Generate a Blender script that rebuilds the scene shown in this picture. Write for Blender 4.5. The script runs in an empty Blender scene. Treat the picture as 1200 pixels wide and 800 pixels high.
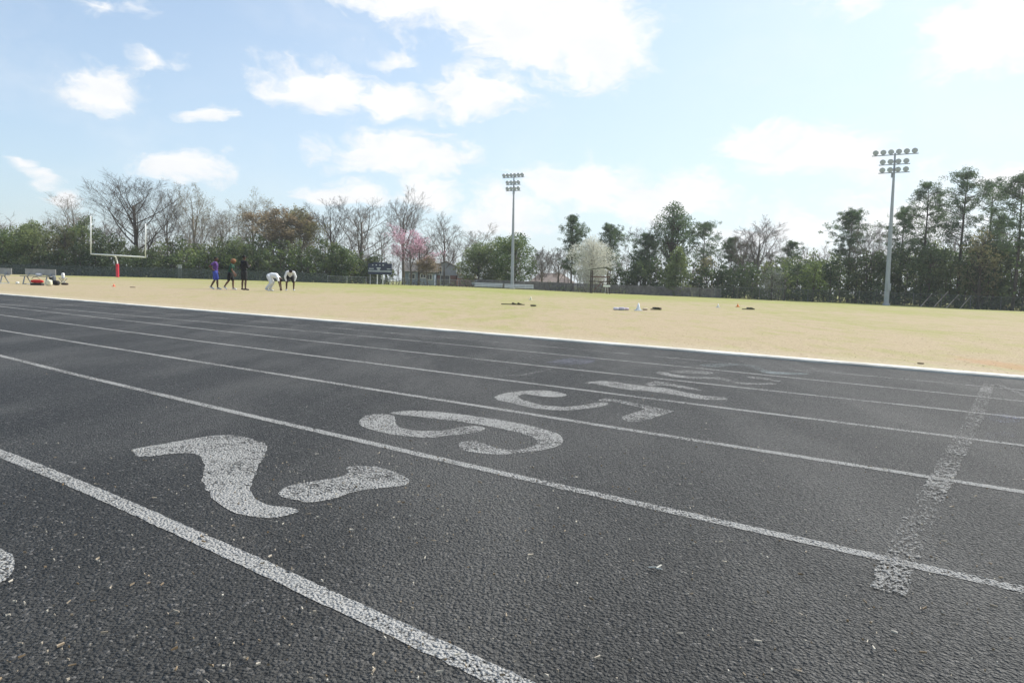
import bpy, bmesh, math, random
import numpy as np
from mathutils import Vector, Matrix
PI = math.pi
sc = bpy.context.scene
col = sc.collection
random.seed(7); rng = np.random.default_rng(7)

# ------------------------------------------------------------------ camera
F, Y0, SL, CH = 810.0, 315.5, 0.0285, 0.75        # focal (px at 1200 wide), horizon line, its slope, eye height
roll = math.atan(SL)
pitch = -math.atan((400 - (Y0 + SL * 600)) * math.cos(roll) / F)
cw = np.array([0, math.cos(pitch), math.sin(pitch)])
_u0 = np.array([0, -math.sin(pitch), math.cos(pitch)]); _r0 = np.array([1., 0, 0])
cr = math.cos(roll) * _r0 + math.sin(roll) * _u0
cu = -math.sin(roll) * _r0 + math.cos(roll) * _u0
cam_d = bpy.data.cameras.new('camera'); cam = bpy.data.objects.new('camera', cam_d); col.objects.link(cam)
cam_d.sensor_width = 36; cam_d.lens = 36 * F / 1200; cam_d.clip_start = 0.05; cam_d.clip_end = 6000
M = Matrix(((cr[0], cu[0], -cw[0], 0), (cr[1], cu[1], -cw[1], 0), (cr[2], cu[2], -cw[2], CH), (0, 0, 0, 1)))
cam.matrix_world = M
sc.camera = cam
sc.render.resolution_x = 1024; sc.render.resolution_y = 682

def ray(x, y):
    return (x - 600) / F * cr - (y - 400) / F * cu + cw
def gpt(x, y, z0=0.0):
    d = ray(x, y); t = (z0 - CH) / d[2]
    return np.array([t * d[0], t * d[1], z0])
def zat(x, y, D):                                   # height and side offset of a pixel ray at depth D
    d = ray(x, y); t = D / d[1]
    return t * d[0], CH + t * d[2]

# ------------------------------------------------------------------ world and sun
SUN_AZ, SUN_EL = math.radians(54), math.radians(47)   # azimuth clockwise from +Y
EXPO = 0.55
sc.view_settings.view_transform = 'Standard'; sc.view_settings.look = 'None'
sc.view_settings.exposure = EXPO; sc.view_settings.gamma = 1
w = bpy.data.worlds.new('World'); sc.world = w; w.use_nodes = True
nt = w.node_tree; nt.nodes.clear()
def N(tree, typ, **kw):
    n = tree.nodes.new(typ)
    for k, v in kw.items():
        if k.startswith('i_'):
            n.inputs[k[2:].replace('_', ' ')].default_value = v
        elif k.startswith('n_'):
            n.inputs[int(k[2:])].default_value = v
        else: setattr(n, k, v)
    return n
out = N(nt, 'ShaderNodeOutputWorld'); bg = N(nt, 'ShaderNodeBackground')
sky = N(nt, 'ShaderNodeTexSky', sky_type='NISHITA', sun_disc=False)
sky.sun_elevation = SUN_EL; sky.sun_rotation = SUN_AZ
sky.air_density = 1.0; sky.dust_density = 1.6; sky.ozone_density = 1.0
L = nt.links.new
tc = N(nt, 'ShaderNodeTexCoord'); sep = N(nt, 'ShaderNodeSeparateXYZ'); L(tc.outputs['Generated'], sep.inputs[0])
az = N(nt, 'ShaderNodeMath', operation='ARCTAN2'); L(sep.outputs[0], az.inputs[0]); L(sep.outputs[1], az.inputs[1])
el = N(nt, 'ShaderNodeMath', operation='ARCSINE'); L(sep.outputs[2], el.inputs[0])
comb = N(nt, 'ShaderNodeCombineXYZ'); L(az.outputs[0], comb.inputs[0]); L(el.outputs[0], comb.inputs[1])
def wnoise(scale, det, rough, vec, dist=0.0):
    m = N(nt, 'ShaderNodeMapping'); m.inputs['Scale'].default_value = (1, 1.9, 1); L(vec, m.inputs[0])
    n = N(nt, 'ShaderNodeTexNoise'); n.inputs['Scale'].default_value = scale; n.inputs['Detail'].default_value = det
    n.inputs['Roughness'].default_value = rough; n.inputs['Distortion'].default_value = dist; L(m.outputs[0], n.inputs[0]); return n
# warp
wn = wnoise(9, 4, 0.55, comb.outputs[0])
sub = N(nt, 'ShaderNodeVectorMath', operation='SUBTRACT'); L(wn.outputs['Color'], sub.inputs[0]); sub.inputs[1].default_value = (.5, .5, .5)
scl = N(nt, 'ShaderNodeVectorMath', operation='SCALE'); L(sub.outputs[0], scl.inputs[0]); scl.inputs['Scale'].default_value = 0.085
wv = N(nt, 'ShaderNodeVectorMath', operation='ADD'); L(comb.outputs[0], wv.inputs[0]); L(scl.outputs[0], wv.inputs[1])
CLOUDS = [(520, -5, 170, 52, 1), (640, 30, 125, 72, 1.1), (700, 50, 72, 62, 1.1), (375, 105, 84, 34, 1), (455, 115, 60, 26, .9), (560, 112, 72, 34, .85),
 (470, 176, 104, 31, 1), (118, 98, 66, 31, .85), (248, 132, 32, 12, .8), (213, 194, 60, 24, .95), (20, 187, 26, 12, .7), (52, 201, 30, 11, .6), (75, 228, 28, 15, .8),
 (405, 228, 62, 21, .9), (500, 226, 46, 30, .9), (590, 252, 62, 38, .9), (680, 215, 95, 36, 1), (775, 232, 95, 36, 1), (885, 165, 66, 30, .9), (965, 184, 105, 32, .95),
 (1150, 45, 95, 52, 1.1), (1195, 15, 75, 75, 1.2), (1060, 262, 130, 60, .8), (1175, 206, 55, 20, .85), (120, 2, 50, 14, .35), (1005, 5, 80, 14, .4), (180, 70, 30, 12, .35), (920, 280, 130, 40, .5), (460, 65, 40, 12, .4)]
prev = None
for (cx, cy, rx, ry, amp) in CLOUDS:
    d = ray(cx, cy); d = d / np.linalg.norm(d)
    a0, e0 = math.atan2(d[0], d[1]), math.asin(d[2])
    # local size: a px step in az / el at that place
    d2 = ray(cx + rx, cy); d2 /= np.linalg.norm(d2); ra = abs(math.atan2(d2[0], d2[1]) - a0)
    d3 = ray(cx, cy - ry); d3 /= np.linalg.norm(d3); re = abs(math.asin(d3[2]) - e0)
    s = N(nt, 'ShaderNodeVectorMath', operation='SUBTRACT'); L(wv.outputs[0], s.inputs[0]); s.inputs[1].default_value = (a0, e0, 0)
    m = N(nt, 'ShaderNodeVectorMath', operation='MULTIPLY'); L(s.outputs[0], m.inputs[0]); m.inputs[1].default_value = (1 / ra, 1 / re, 0)
    ln = N(nt, 'ShaderNodeVectorMath', operation='LENGTH'); L(m.outputs[0], ln.inputs[0])
    o = N(nt, 'ShaderNodeMath', operation='MULTIPLY_ADD'); L(ln.outputs['Value'], o.inputs[0]); o.inputs[1].default_value = -amp; o.inputs[2].default_value = amp
    if prev is None: prev = o
    else:
        mx = N(nt, 'ShaderNodeMath', operation='SMOOTH_MAX'); L(prev.outputs[0], mx.inputs[0]); L(o.outputs[0], mx.inputs[1]); mx.inputs[2].default_value = .15; prev = mx
n2 = wnoise(22, 8, 0.62, wv.outputs[0], .3)
ad = N(nt, 'ShaderNodeMath', operation='MULTIPLY_ADD'); L(n2.outputs[0], ad.inputs[0]); ad.inputs[1].default_value = 1.5; ad.inputs[2].default_value = -0.73
sm = N(nt, 'ShaderNodeMath', operation='ADD'); L(prev.outputs[0], sm.inputs[0]); L(ad.outputs[0], sm.inputs[1])
mr = N(nt, 'ShaderNodeMapRange', interpolation_type='SMOOTHSTEP'); L(sm.outputs[0], mr.inputs[0]); mr.inputs[1].default_value = -0.10; mr.inputs[2].default_value = 0.56
# thin overall wisps
n3 = wnoise(4, 6, .6, wv.outputs[0], .4)
mr3 = N(nt, 'ShaderNodeMapRange', interpolation_type='SMOOTHSTEP'); L(n3.outputs[0], mr3.inputs[0]); mr3.inputs[1].default_value = .45; mr3.inputs[2].default_value = .85; mr3.inputs[4].default_value = .3
mxx = N(nt, 'ShaderNodeMath', operation='MAXIMUM'); L(mr.outputs[0], mxx.inputs[0]); L(mr3.outputs[0], mxx.inputs[1])
SKY_STR = 0.13
skm = N(nt, 'ShaderNodeVectorMath', operation='MULTIPLY'); L(sky.outputs[0], skm.inputs[0]); skm.inputs[1].default_value = (.80, 0.91, 0.98)
# high thin moisture veil that whitens the blue, thicker to the sun's side (right) and low down
veil1 = N(nt, 'ShaderNodeMapRange'); L(az.outputs[0], veil1.inputs[0]); veil1.inputs[1].default_value = -.75; veil1.inputs[2].default_value = .6; veil1.inputs[3].default_value = .16; veil1.inputs[4].default_value = .60
veil2 = N(nt, 'ShaderNodeMapRange'); L(el.outputs[0], veil2.inputs[0]); veil2.inputs[1].default_value = 0; veil2.inputs[2].default_value = .4; veil2.inputs[3].default_value = .28; veil2.inputs[4].default_value = 0
va = N(nt, 'ShaderNodeMath', operation='ADD', use_clamp=True); L(veil1.outputs[0], va.inputs[0]); L(veil2.outputs[0], va.inputs[1])
mixv = N(nt, 'ShaderNodeMix', data_type='RGBA'); L(va.outputs[0], mixv.inputs[0]); L(skm.outputs[0], mixv.inputs[6]); mixv.inputs[7].default_value = (4.3, 4.95, 5.3, 1)
mix = N(nt, 'ShaderNodeMix', data_type='RGBA'); L(mxx.outputs[0], mix.inputs[0]); L(mixv.outputs[2], mix.inputs[6]); cb = wnoise(13, 4, .55, wv.outputs[0]); cbr = N(nt, 'ShaderNodeMapRange'); L(cb.outputs[0], cbr.inputs[0]); cbr.inputs[1].default_value = .35; cbr.inputs[2].default_value = .62; cm = N(nt, 'ShaderNodeMix', data_type='RGBA'); L(cbr.outputs[0], cm.inputs[0]); cm.inputs[6].default_value = (5.1, 5.2, 5.3, 1); cm.inputs[7].default_value = (5.6, 5.6, 5.6, 1); L(cm.outputs[2], mix.inputs[7])
L(mix.outputs[2], bg.inputs[0]); bg.inputs[1].default_value = SKY_STR; L(bg.outputs[0], out.inputs[0])

sl_ = bpy.data.lights.new('sun', 'SUN'); sun = bpy.data.objects.new('sun', sl_); col.objects.link(sun)
sl_.energy = 4.0; sl_.angle = math.radians(0.53); sl_.color = (1, .955, .88)
sd = Vector((math.sin(SUN_AZ) * math.cos(SUN_EL), math.cos(SUN_AZ) * math.cos(SUN_EL), math.sin(SUN_EL)))
sun.rotation_euler = sd.to_track_quat('Z', 'Y').to_euler(); sun.location = (30, 10, 40)

# ------------------------------------------------------------------ helpers
class MB:
    def __init__(s): s.v = []; s.f = []; s.n = 0; s.tone = []
    def add(s, verts, faces, tone=0.5):
        b = s.n; s.v.extend(map(tuple, verts)); s.f.extend([tuple(i + b for i in f) for f in faces]); s.n += len(verts)
        s.tone.extend([tone] * len(faces))
    def box(s, c, size, rz=0, ax=None):
        x, y, z = [q / 2 for q in size]
        P = np.array([[i, j, k] for i in (-x, x) for j in (-y, y) for k in (-z, z)])
        if rz:
            ca, sa = math.cos(rz), math.sin(rz); P = P @ np.array([[ca, sa, 0], [-sa, ca, 0], [0, 0, 1]])
        s.add(P + np.array(c), [(0, 1, 3, 2), (4, 6, 7, 5), (0, 4, 5, 1), (2, 3, 7, 6), (0, 2, 6, 4), (1, 5, 7, 3)])
    def beam(s, a, b, wd, ht):                      # rectangular bar between two points
        a = np.array(a, float); b = np.array(b, float); d = b - a; Ln = np.linalg.norm(d); d /= Ln
        up = np.array([0, 0, 1.]) if abs(d[2]) < .95 else np.array([0, 1., 0])
        sx = np.cross(d, up); sx /= np.linalg.norm(sx); u = np.cross(sx, d)
        P = [q + i * sx * wd / 2 + j * u * ht / 2 for q in (a, b) for i, j in ((-1, -1), (1, -1), (1, 1), (-1, 1))]
        s.add(P, [(3, 2, 1, 0), (4, 5, 6, 7), (0, 1, 5, 4), (1, 2, 6, 5), (2, 3, 7, 6), (3, 0, 4, 7)])
    def tube(s, pts, rad, k=6, caps=True, tone=.5):
        pts = [np.array(p, float) for p in pts]; V = []; n = len(pts)
        for i, p in enumerate(pts):
            d = pts[min(i + 1, n - 1)] - pts[max(i - 1, 0)]; d = d / (np.linalg.norm(d) + 1e-9)
            up = np.array([0, 0, 1.]) if abs(d[2]) < .9 else np.array([1., 0, 0])
            a = np.cross(d, up); a /= np.linalg.norm(a); b = np.cross(d, a)
            r = rad[i] if hasattr(rad, '__len__') else rad
            for j in range(k):
                t = 2 * PI * j / k; V.append(p + r * (math.cos(t) * a + math.sin(t) * b))
        Fc = [(i * k + j, i * k + (j + 1) % k, (i + 1) * k + (j + 1) % k, (i + 1) * k + j) for i in range(n - 1) for j in range(k)]
        if caps: Fc += [tuple(range(k)), tuple(range((n - 1) * k, n * k))[::-1]]
        s.add(V, Fc, tone)
    def ball(s, c, r, k=10, m=6, sq=(1, 1, 1)):
        V = [(0, 0, -1)]; Fc = []
        for i in range(1, m):
            ph = -PI / 2 + PI * i / m
            for j in range(k): V.append((math.cos(ph) * math.cos(2 * PI * j / k), math.cos(ph) * math.sin(2 * PI * j / k), math.sin(ph)))
        V.append((0, 0, 1)); e = len(V) - 1
        for j in range(k):
            Fc.append((0, 1 + (j + 1) % k, 1 + j)); Fc.append((e, e - k + j, e - k + (j + 1) % k))
            for i in range(m - 2):
                a = 1 + i * k; Fc.append((a + j, a + (j + 1) % k, a + k + (j + 1) % k, a + k + j))
        s.add(np.array(V) * r * np.array(sq) + np.array(c), Fc)
    def poly(s, pts, h=0.0):                        # extruded outline (z = pts z)
        n = len(pts)
        if h == 0: s.add(pts, [tuple(range(n))])
        else:
            s.add(list(pts) + [(p[0], p[1], p[2] - h) for p in pts], [tuple(range(n)), tuple(range(n, 2 * n))[::-1]] + [(i, i + n, (i + 1) % n + n, (i + 1) % n) for i in range(n)])
    def quads(s, P, tone):                          # P: (n,4,3)
        n = len(P); b = s.n; s.v.extend(map(tuple, P.reshape(-1, 3))); s.n += 4 * n
        s.f.extend([(b + 4 * i, b + 4 * i + 1, b + 4 * i + 2, b + 4 * i + 3) for i in range(n)]); s.tone.extend(tone.tolist())
    def build(s, name, mat, parent=None, smooth=False, loc=None, tri=False, tone=False):
        me = bpy.data.meshes.new(name); me.from_pydata(s.v, [], s.f)
        if mat: me.materials.append(mat)
        if tone:
            a = me.attributes.new('tone', 'FLOAT', 'FACE'); a.data.foreach_set('value', np.array(s.tone, dtype=np.float32))
        if smooth: me.polygons.foreach_set('use_smooth', [True] * len(me.polygons))
        me.update(); o = bpy.data.objects.new(name, me); col.objects.link(o)
        if parent: o.parent = parent
        if loc is not None: o.location = loc
        if not tone and len(s.f) < 6000:
            bm = bmesh.new(); bm.from_mesh(me); bmesh.ops.recalc_face_normals(bm, faces=bm.faces)
            if tri: bmesh.ops.triangulate(bm, faces=[f for f in bm.faces if len(f.verts) > 4])
            bm.to_mesh(me); bm.free()
        return o
def tag(o, label=None, cat=None, group=None, kind=None):
    if label: o['label'] = label
    if cat: o['category'] = cat
    if group: o['group'] = group
    if kind: o['kind'] = kind
    return o
def thing(name, label, cat, loc=(0, 0, 0), rz=0, group=None):
    o = bpy.data.objects.new(name, None); col.objects.link(o); o.location = loc; o.rotation_euler = (0, 0, rz)
    o.empty_display_size = .2
    return tag(o, label, cat, group)
def copy_tree(o, parent=None):
    c = o.copy(); col.objects.link(c); c.parent = parent
    for ch in list(o.children): copy_tree(ch, c)
    return c

# ------------------------------------------------------------------ materials
def tn(tree, scale, det=4, rough=.6, vec=None, mapping=None):
    n = N(tree, 'ShaderNodeTexNoise'); n.inputs['Scale'].default_value = scale; n.inputs['Detail'].default_value = det; n.inputs['Roughness'].default_value = rough
    src = vec
    if mapping:
        m_ = N(tree, 'ShaderNodeMapping'); m_.inputs['Rotation'].default_value = (0, 0, mapping[0]); m_.inputs['Scale'].default_value = mapping[1]; tree.links.new(vec, m_.inputs[0]); src = m_.outputs[0]
    tree.links.new(src, n.inputs[0]); return n
def mixc(tree, fac, a, b_):
    m_ = N(tree, 'ShaderNodeMix', data_type='RGBA')
    if isinstance(fac, float): m_.inputs[0].default_value = fac
    else: tree.links.new(fac, m_.inputs[0])
    for i, q in ((6, a), (7, b_)):
        if isinstance(q, tuple): m_.inputs[i].default_value = q + (1,)
        else: tree.links.new(q, m_.inputs[i])
    return m_.outputs[2]
def mrange(tree, src, a, b_, c=0., d=1., smooth=True):
    m_ = N(tree, 'ShaderNodeMapRange'); m_.interpolation_type = 'SMOOTHSTEP' if smooth else 'LINEAR'
    tree.links.new(src, m_.inputs[0]); m_.inputs[1].default_value = a; m_.inputs[2].default_value = b_; m_.inputs[3].default_value = c; m_.inputs[4].default_value = d
    return m_.outputs[0]
def mat(name, color=(.5, .5, .5), rough=.7, metal=0.0, noise=0.12, nscale=8.0, bump=0.0, bscale=40., spec=.4, coat=0):
    m = bpy.data.materials.new(name); m.use_nodes = True; t = m.node_tree; b = t.nodes['Principled BSDF']
    b.inputs['Roughness'].default_value = rough; b.inputs['Metallic'].default_value = metal; b.inputs['Specular IOR Level'].default_value = spec
    c = N(t, 'ShaderNodeTexCoord'); n = N(t, 'ShaderNodeTexNoise'); n.inputs['Scale'].default_value = nscale; n.inputs['Detail'].default_value = 5
    t.links.new(c.outputs['Object'], n.inputs[0])
    r = N(t, 'ShaderNodeValToRGB'); t.links.new(n.outputs[0], r.inputs[0])
    e = r.color_ramp.elements; e[0].position = .3; e[1].position = .7
    e[0].color = tuple(q * (1 - noise) for q in color) + (1,); e[1].color = tuple(min(1, q * (1 + noise)) for q in color) + (1,)
    t.links.new(r.outputs[0], b.inputs['Base Color'])
    if bump:
        n2 = N(t, 'ShaderNodeTexNoise'); n2.inputs['Scale'].default_value = bscale; t.links.new(c.outputs['Object'], n2.inputs[0])
        bp = N(t, 'ShaderNodeBump'); bp.inputs['Strength'].default_value = bump; bp.inputs['Distance'].default_value = .02
        t.links.new(n2.outputs[0], bp.inputs['Height']); t.links.new(bp.outputs[0], b.inputs['Normal'])
    return m
def leafmat(name, c0, c1, trans=.35, nsc=.5, rough=.75, brown=0):
    m = bpy.data.materials.new(name); m.use_nodes = True; t = m.node_tree; t.nodes.clear()
    o = N(t, 'ShaderNodeOutputMaterial'); d = N(t, 'ShaderNodeBsdfDiffuse'); tr = N(t, 'ShaderNodeBsdfTranslucent'); g = N(t, 'ShaderNodeBsdfGlossy'); g.inputs['Roughness'].default_value = .5
    at = N(t, 'ShaderNodeAttribute', attribute_name='tone'); c = N(t, 'ShaderNodeTexCoord'); n = N(t, 'ShaderNodeTexNoise'); n.inputs['Scale'].default_value = nsc; n.inputs['Detail'].default_value = 3
    t.links.new(c.outputs['Object'], n.inputs[0])
    ad = N(t, 'ShaderNodeMath', operation='MULTIPLY_ADD'); t.links.new(n.outputs[0], ad.inputs[0]); ad.inputs[1].default_value = 1.2; ad.inputs[2].default_value = -.6
    a2 = N(t, 'ShaderNodeMath', operation='ADD', use_clamp=True); t.links.new(at.outputs['Fac'], a2.inputs[0]); t.links.new(ad.outputs[0], a2.inputs[1])
    mx = N(t, 'ShaderNodeMix', data_type='RGBA'); t.links.new(a2.outputs[0], mx.inputs[0]); mx.inputs[6].default_value = c0 + (1,); mx.inputs[7].default_value = c1 + (1,)
    nb_ = N(t, 'ShaderNodeTexNoise'); nb_.inputs['Scale'].default_value = .22; nb_.inputs['Detail'].default_value = 2; t.links.new(c.outputs['Object'], nb_.inputs[0]); mx = type('q', (), {'outputs': {2: mixc(t, mrange(t, nb_.outputs[0], .48, .70, 0, brown), mx.outputs[2], (.15, .12, .07))}}) if brown else mx
    t.links.new(mx.outputs[2], d.inputs[0]); t.links.new(mx.outputs[2], tr.inputs[0])
    s1 = N(t, 'ShaderNodeMixShader'); s1.inputs[0].default_value = trans; t.links.new(d.outputs[0], s1.inputs[1]); t.links.new(tr.outputs[0], s1.inputs[2])
    s2 = N(t, 'ShaderNodeMixShader'); s2.inputs[0].default_value = .03; t.links.new(s1.outputs[0], s2.inputs[1]); t.links.new(g.outputs[0], s2.inputs[2])
    t.links.new(s2.outputs[0], o.inputs[0]); return m

BARK = mat('bark_grey', (.17, .145, .125), .9, noise=.3, nscale=3)
BARKD = mat('bark_dark', (.085, .068, .055), .9, noise=.3, nscale=3)
BARKP = mat('bark_pale', (.26, .225, .18), .9, noise=.25, nscale=3)
TWIG_BUD = mat('twig_budding', (.27, .24, .12), .9, noise=.3, nscale=1)
TWIG_BRN = mat('twig_brown', (.17, .135, .11), .9, noise=.3, nscale=1)
LF_DARK = leafmat('foliage_dark', (.045, .078, .03), (.17, .225, .085), .5, brown=.15)
LF_MID = leafmat('foliage_mid', (.075, .115, .045), (.29, .34, .13), .5, brown=.35)
LF_OLIVE = leafmat('foliage_olive', (.14, .135, .06), (.34, .31, .15), .5)
LF_BRIGHT = leafmat('foliage_bright', (.07, .12, .03), (.25, .30, .09), .4)
LF_PINE = leafmat('needles', (.05, .09, .045), (.17, .24, .105), .45)
LF_BROWN = leafmat('foliage_brownish', (.19, .15, .09), (.38, .30, .19))
LF_PINK = leafmat('blossom_pink', (.62, .32, .44), (.84, .60, .70), .5)
LF_WHITE = leafmat('blossom_white', (.42, .42, .35), (.70, .69, .60), .5)
LF_DUSTY = leafmat('foliage_dusty', (.09, .10, .08), (.33, .34, .30), .3)

STEEL = mat('galvanised_steel', (.33, .35, .37), .5, .35, .1, 2)
ALU = mat('aluminium', (.55, .56, .57), .38, .6, .08, 3)
WHITEP = mat('white_paint', (.78, .78, .76), .5, noise=.05)

# ------------------------------------------------------------------ track frame
TH = math.radians(54.0)
pv = np.array([math.cos(TH), math.sin(TH)]); tv = np.array([-math.sin(TH), math.cos(TH)])
def W(p, s, z=0.0): q = pv * p + tv * s; return (q[0], q[1], z)
LP = {'A': [(0, 531), (200, 615.5), (400, 707), (595, 799)],
 'B': [(0, 417), (200, 464), (380, 507.5), (600, 557.5), (800, 604), (1040, 655), (1200, 689)],
 'C': [(0, 387), (180, 414.5), (360, 444), (560, 476.5), (800, 515), (1000, 544.5), (1200, 575)],
 'D': [(0, 369), (180, 392), (360, 417), (560, 441.5), (740, 463), (1000, 498), (1200, 521.5)],
 'E': [(180, 379), (360, 399.7), (560, 420), (740, 440), (1000, 468.5), (1200, 489.5)],
 'F': [(360, 388), (560, 406), (740, 424), (1000, 450), (1200, 470)],
 'H': [(0, 345.2), (180, 361), (360, 375), (560, 390.5), (800, 412), (1000, 429), (1200, 445.5)]}
LINE = {}
for k, v in LP.items():
    S = []; Pp = []
    for a in v:
        g = gpt(*a)[:2]; S.append(g @ tv); Pp.append(g @ pv)
    c = np.polyfit(S, Pp, 2); LINE[k] = (c, min(S), max(S))
def lp(k, s):
    if k == 'G': return .54 * lp('F', s) + .46 * lp('H', s)
    c, a, b = LINE[k]; q = min(max(s, a), b)
    return np.polyval(c, q) + (2 * c[0] * q + c[1]) * (s - q)

# ------------------------------------------------------------------ terrain
EDGE = [(-300, 318, 110), (0, 321, 105), (200, 325.8, 105), (380, 331.3, 110), (560, 336.6, 115), (700, 343.2, 105), (900, 351.7, 92), (1060, 358.3, 85), (1200, 366, 76), (1500, 383, 68)]
EA = []; 
for (x, y, D) in EDGE:
    X, Z = zat(x, y, D); EA.append((math.atan2(X, D), D, Z))
def edge_at(a):
    if a <= EA[0][0]: return EA[0][1:]
    for i in range(len(EA) - 1):
        if a <= EA[i + 1][0]:
            t = (a - EA[i][0]) / (EA[i + 1][0] - EA[i][0]); return tuple(EA[i][j] * (1 - t) + EA[i + 1][j] * t for j in (1, 2))
    return EA[-1][1:]
def gz(X, Y):
    if Y < 5: return 0.0
    D, Z = edge_at(math.atan2(X, Y)); t = (Y - 38) / (D - 38); t = min(max(t, 0), 1); t = t * t * (3 - 2 * t)
    return Z * t
def E(px):                                          # (yedge, D) for a pixel column
    for i in range(len(EDGE) - 1):
        if px <= EDGE[i + 1][0]:
            t = (px - EDGE[i][0]) / (EDGE[i + 1][0] - EDGE[i][0]); return tuple(EDGE[i][j] * (1 - t) + EDGE[i + 1][j] * t for j in (1, 2))
    return EDGE[-1][1:]
def spot(px, back=0.0, ypx=None):                   # ground point under a pixel column, 'back' metres beyond the field's far edge
    y, D = E(px); D += back; X, _ = zat(px, ypx if ypx else y, D); return X, D, gz(X, D)

# ground sheet (polar grid from the camera side out to the horizon)
radii = [0.0, 4, 8, 12, 16, 20, 25, 30, 35, 40] + list(np.linspace(46, 130, 22)) + [150, 200, 300, 500, 900, 1500]
na = 120; V = [(0, 0, -.014)]; Fg = []
for r in radii[1:]:
    for j in range(na):
        a = 2 * PI * j / na; X, Y = r * math.sin(a), r * math.cos(a)
        V.append((X, Y, gz(X, Y) - .014))
for j in range(na): Fg.append((0, 1 + (j + 1) % na, 1 + j))
for i in range(len(radii) - 2):
    for j in range(na):
        a = 1 + i * na; Fg.append((a + j, a + (j + 1) % na, a + na + (j + 1) % na, a + na + j))
GR = bpy.data.materials.new('dormant_grass'); GR.use_nodes = True; t = GR.node_tree; b = t.nodes['Principled BSDF']; b.inputs['Roughness'].default_value = .95; b.inputs['Specular IOR Level'].default_value = .15
tcg = N(t, 'ShaderNodeTexCoord')
P_ = tcg.outputs['Object']
fine = tn(t, 45, 6, .7, P_); med = tn(t, 1.3, 6, .68, P_, (TH, (1.5, .5, 1))); big = tn(t, .09, 4, .55, P_, (TH, (1.6, .5, 1)))
dp = N(t, 'ShaderNodeVectorMath', operation='DOT_PRODUCT'); t.links.new(P_, dp.inputs[0]); dp.inputs[1].default_value = (pv[0], pv[1], 0)
green = mrange(t, dp.outputs['Value'], 14, 56, -.16, .66, False)
gsum = N(t, 'ShaderNodeMath', operation='MULTIPLY_ADD', use_clamp=True); t.links.new(mrange(t, big.outputs[0], .38, .66), gsum.inputs[0]); gsum.inputs[1].default_value = .5; t.links.new(green, gsum.inputs[2])
gm = N(t, 'ShaderNodeMath', operation='MULTIPLY_ADD', use_clamp=True); t.links.new(mrange(t, med.outputs[0], .38, .66, -.28, .34), gm.inputs[0]); gm.inputs[1].default_value = 1.; t.links.new(gsum.outputs[0], gm.inputs[2])
straw = mixc(t, mrange(t, fine.outputs[0], .28, .72), (.25, .20, .125), (.455, .368, .245))
grn = mixc(t, mrange(t, fine.outputs[0], .28, .72), (.16, .175, .045), (.335, .35, .105))
c1 = mixc(t, gm.outputs[0], straw, grn)
tf = tn(t, 3.4, 5, .75, P_, (.4, (1, 1, 1)))
c1 = mixc(t, mrange(t, tf.outputs[0], .60, .74, 0, .45), c1, (.20, .19, .09))
# bare sandy strip beside the kerb
strip = mrange(t, dp.outputs['Value'], 7.8, 9.6, .75, 0.)
sf = N(t, 'ShaderNodeMath', operation='MULTIPLY'); t.links.new(strip, sf.inputs[0]); t.links.new(mrange(t, med.outputs[0], .3, .6, .5, 1), sf.inputs[1])
c2 = mixc(t, sf.outputs[0], c1, (.47, .41, .32))
# red clay patch
clay_c = gpt(1190, 428)
dd = N(t, 'ShaderNodeVectorMath', operation='SUBTRACT'); t.links.new(P_, dd.inputs[0]); dd.inputs[1].default_value = tuple(clay_c)
dm = N(t, 'ShaderNodeMapping'); dm.inputs['Rotation'].default_value = (0, 0, -TH); dm.inputs['Scale'].default_value = (2.6, .75, 1); t.links.new(dd.outputs[0], dm.inputs[0])
dl = N(t, 'ShaderNodeVectorMath', operation='LENGTH'); t.links.new(dm.outputs[0], dl.inputs[0])
cl = N(t, 'ShaderNodeMath', operation='MULTIPLY_ADD'); t.links.new(tn(t, 5, 5, .7, P_).outputs[0], cl.inputs[0]); cl.inputs[1].default_value = 1.9; cl.inputs[2].default_value = -.95
cs = N(t, 'ShaderNodeMath', operation='ADD'); t.links.new(dl.outputs['Value'], cs.inputs[0]); t.links.new(cl.outputs[0], cs.inputs[1])
c3 = mixc(t, mrange(t, cs.outputs[0],   .40, .90, .38, 0.), c2, (.40, .20, .11))
t.links.new(c3, b.inputs['Base Color'])
bp = N(t, 'ShaderNodeBump'); bp.inputs['Strength'].default_value = .4; bp.inputs['Distance'].default_value = .008
t.links.new(fine.outputs[0], bp.inputs['Height']); t.links.new(bp.outputs[0], b.inputs['Normal'])
g_ = MB(); g_.v = V; g_.f = Fg; g_.n = len(V); g_.tone = [0] * len(Fg)
ground = g_.build('ground', GR, smooth=True); tag(ground, kind='structure')

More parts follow.
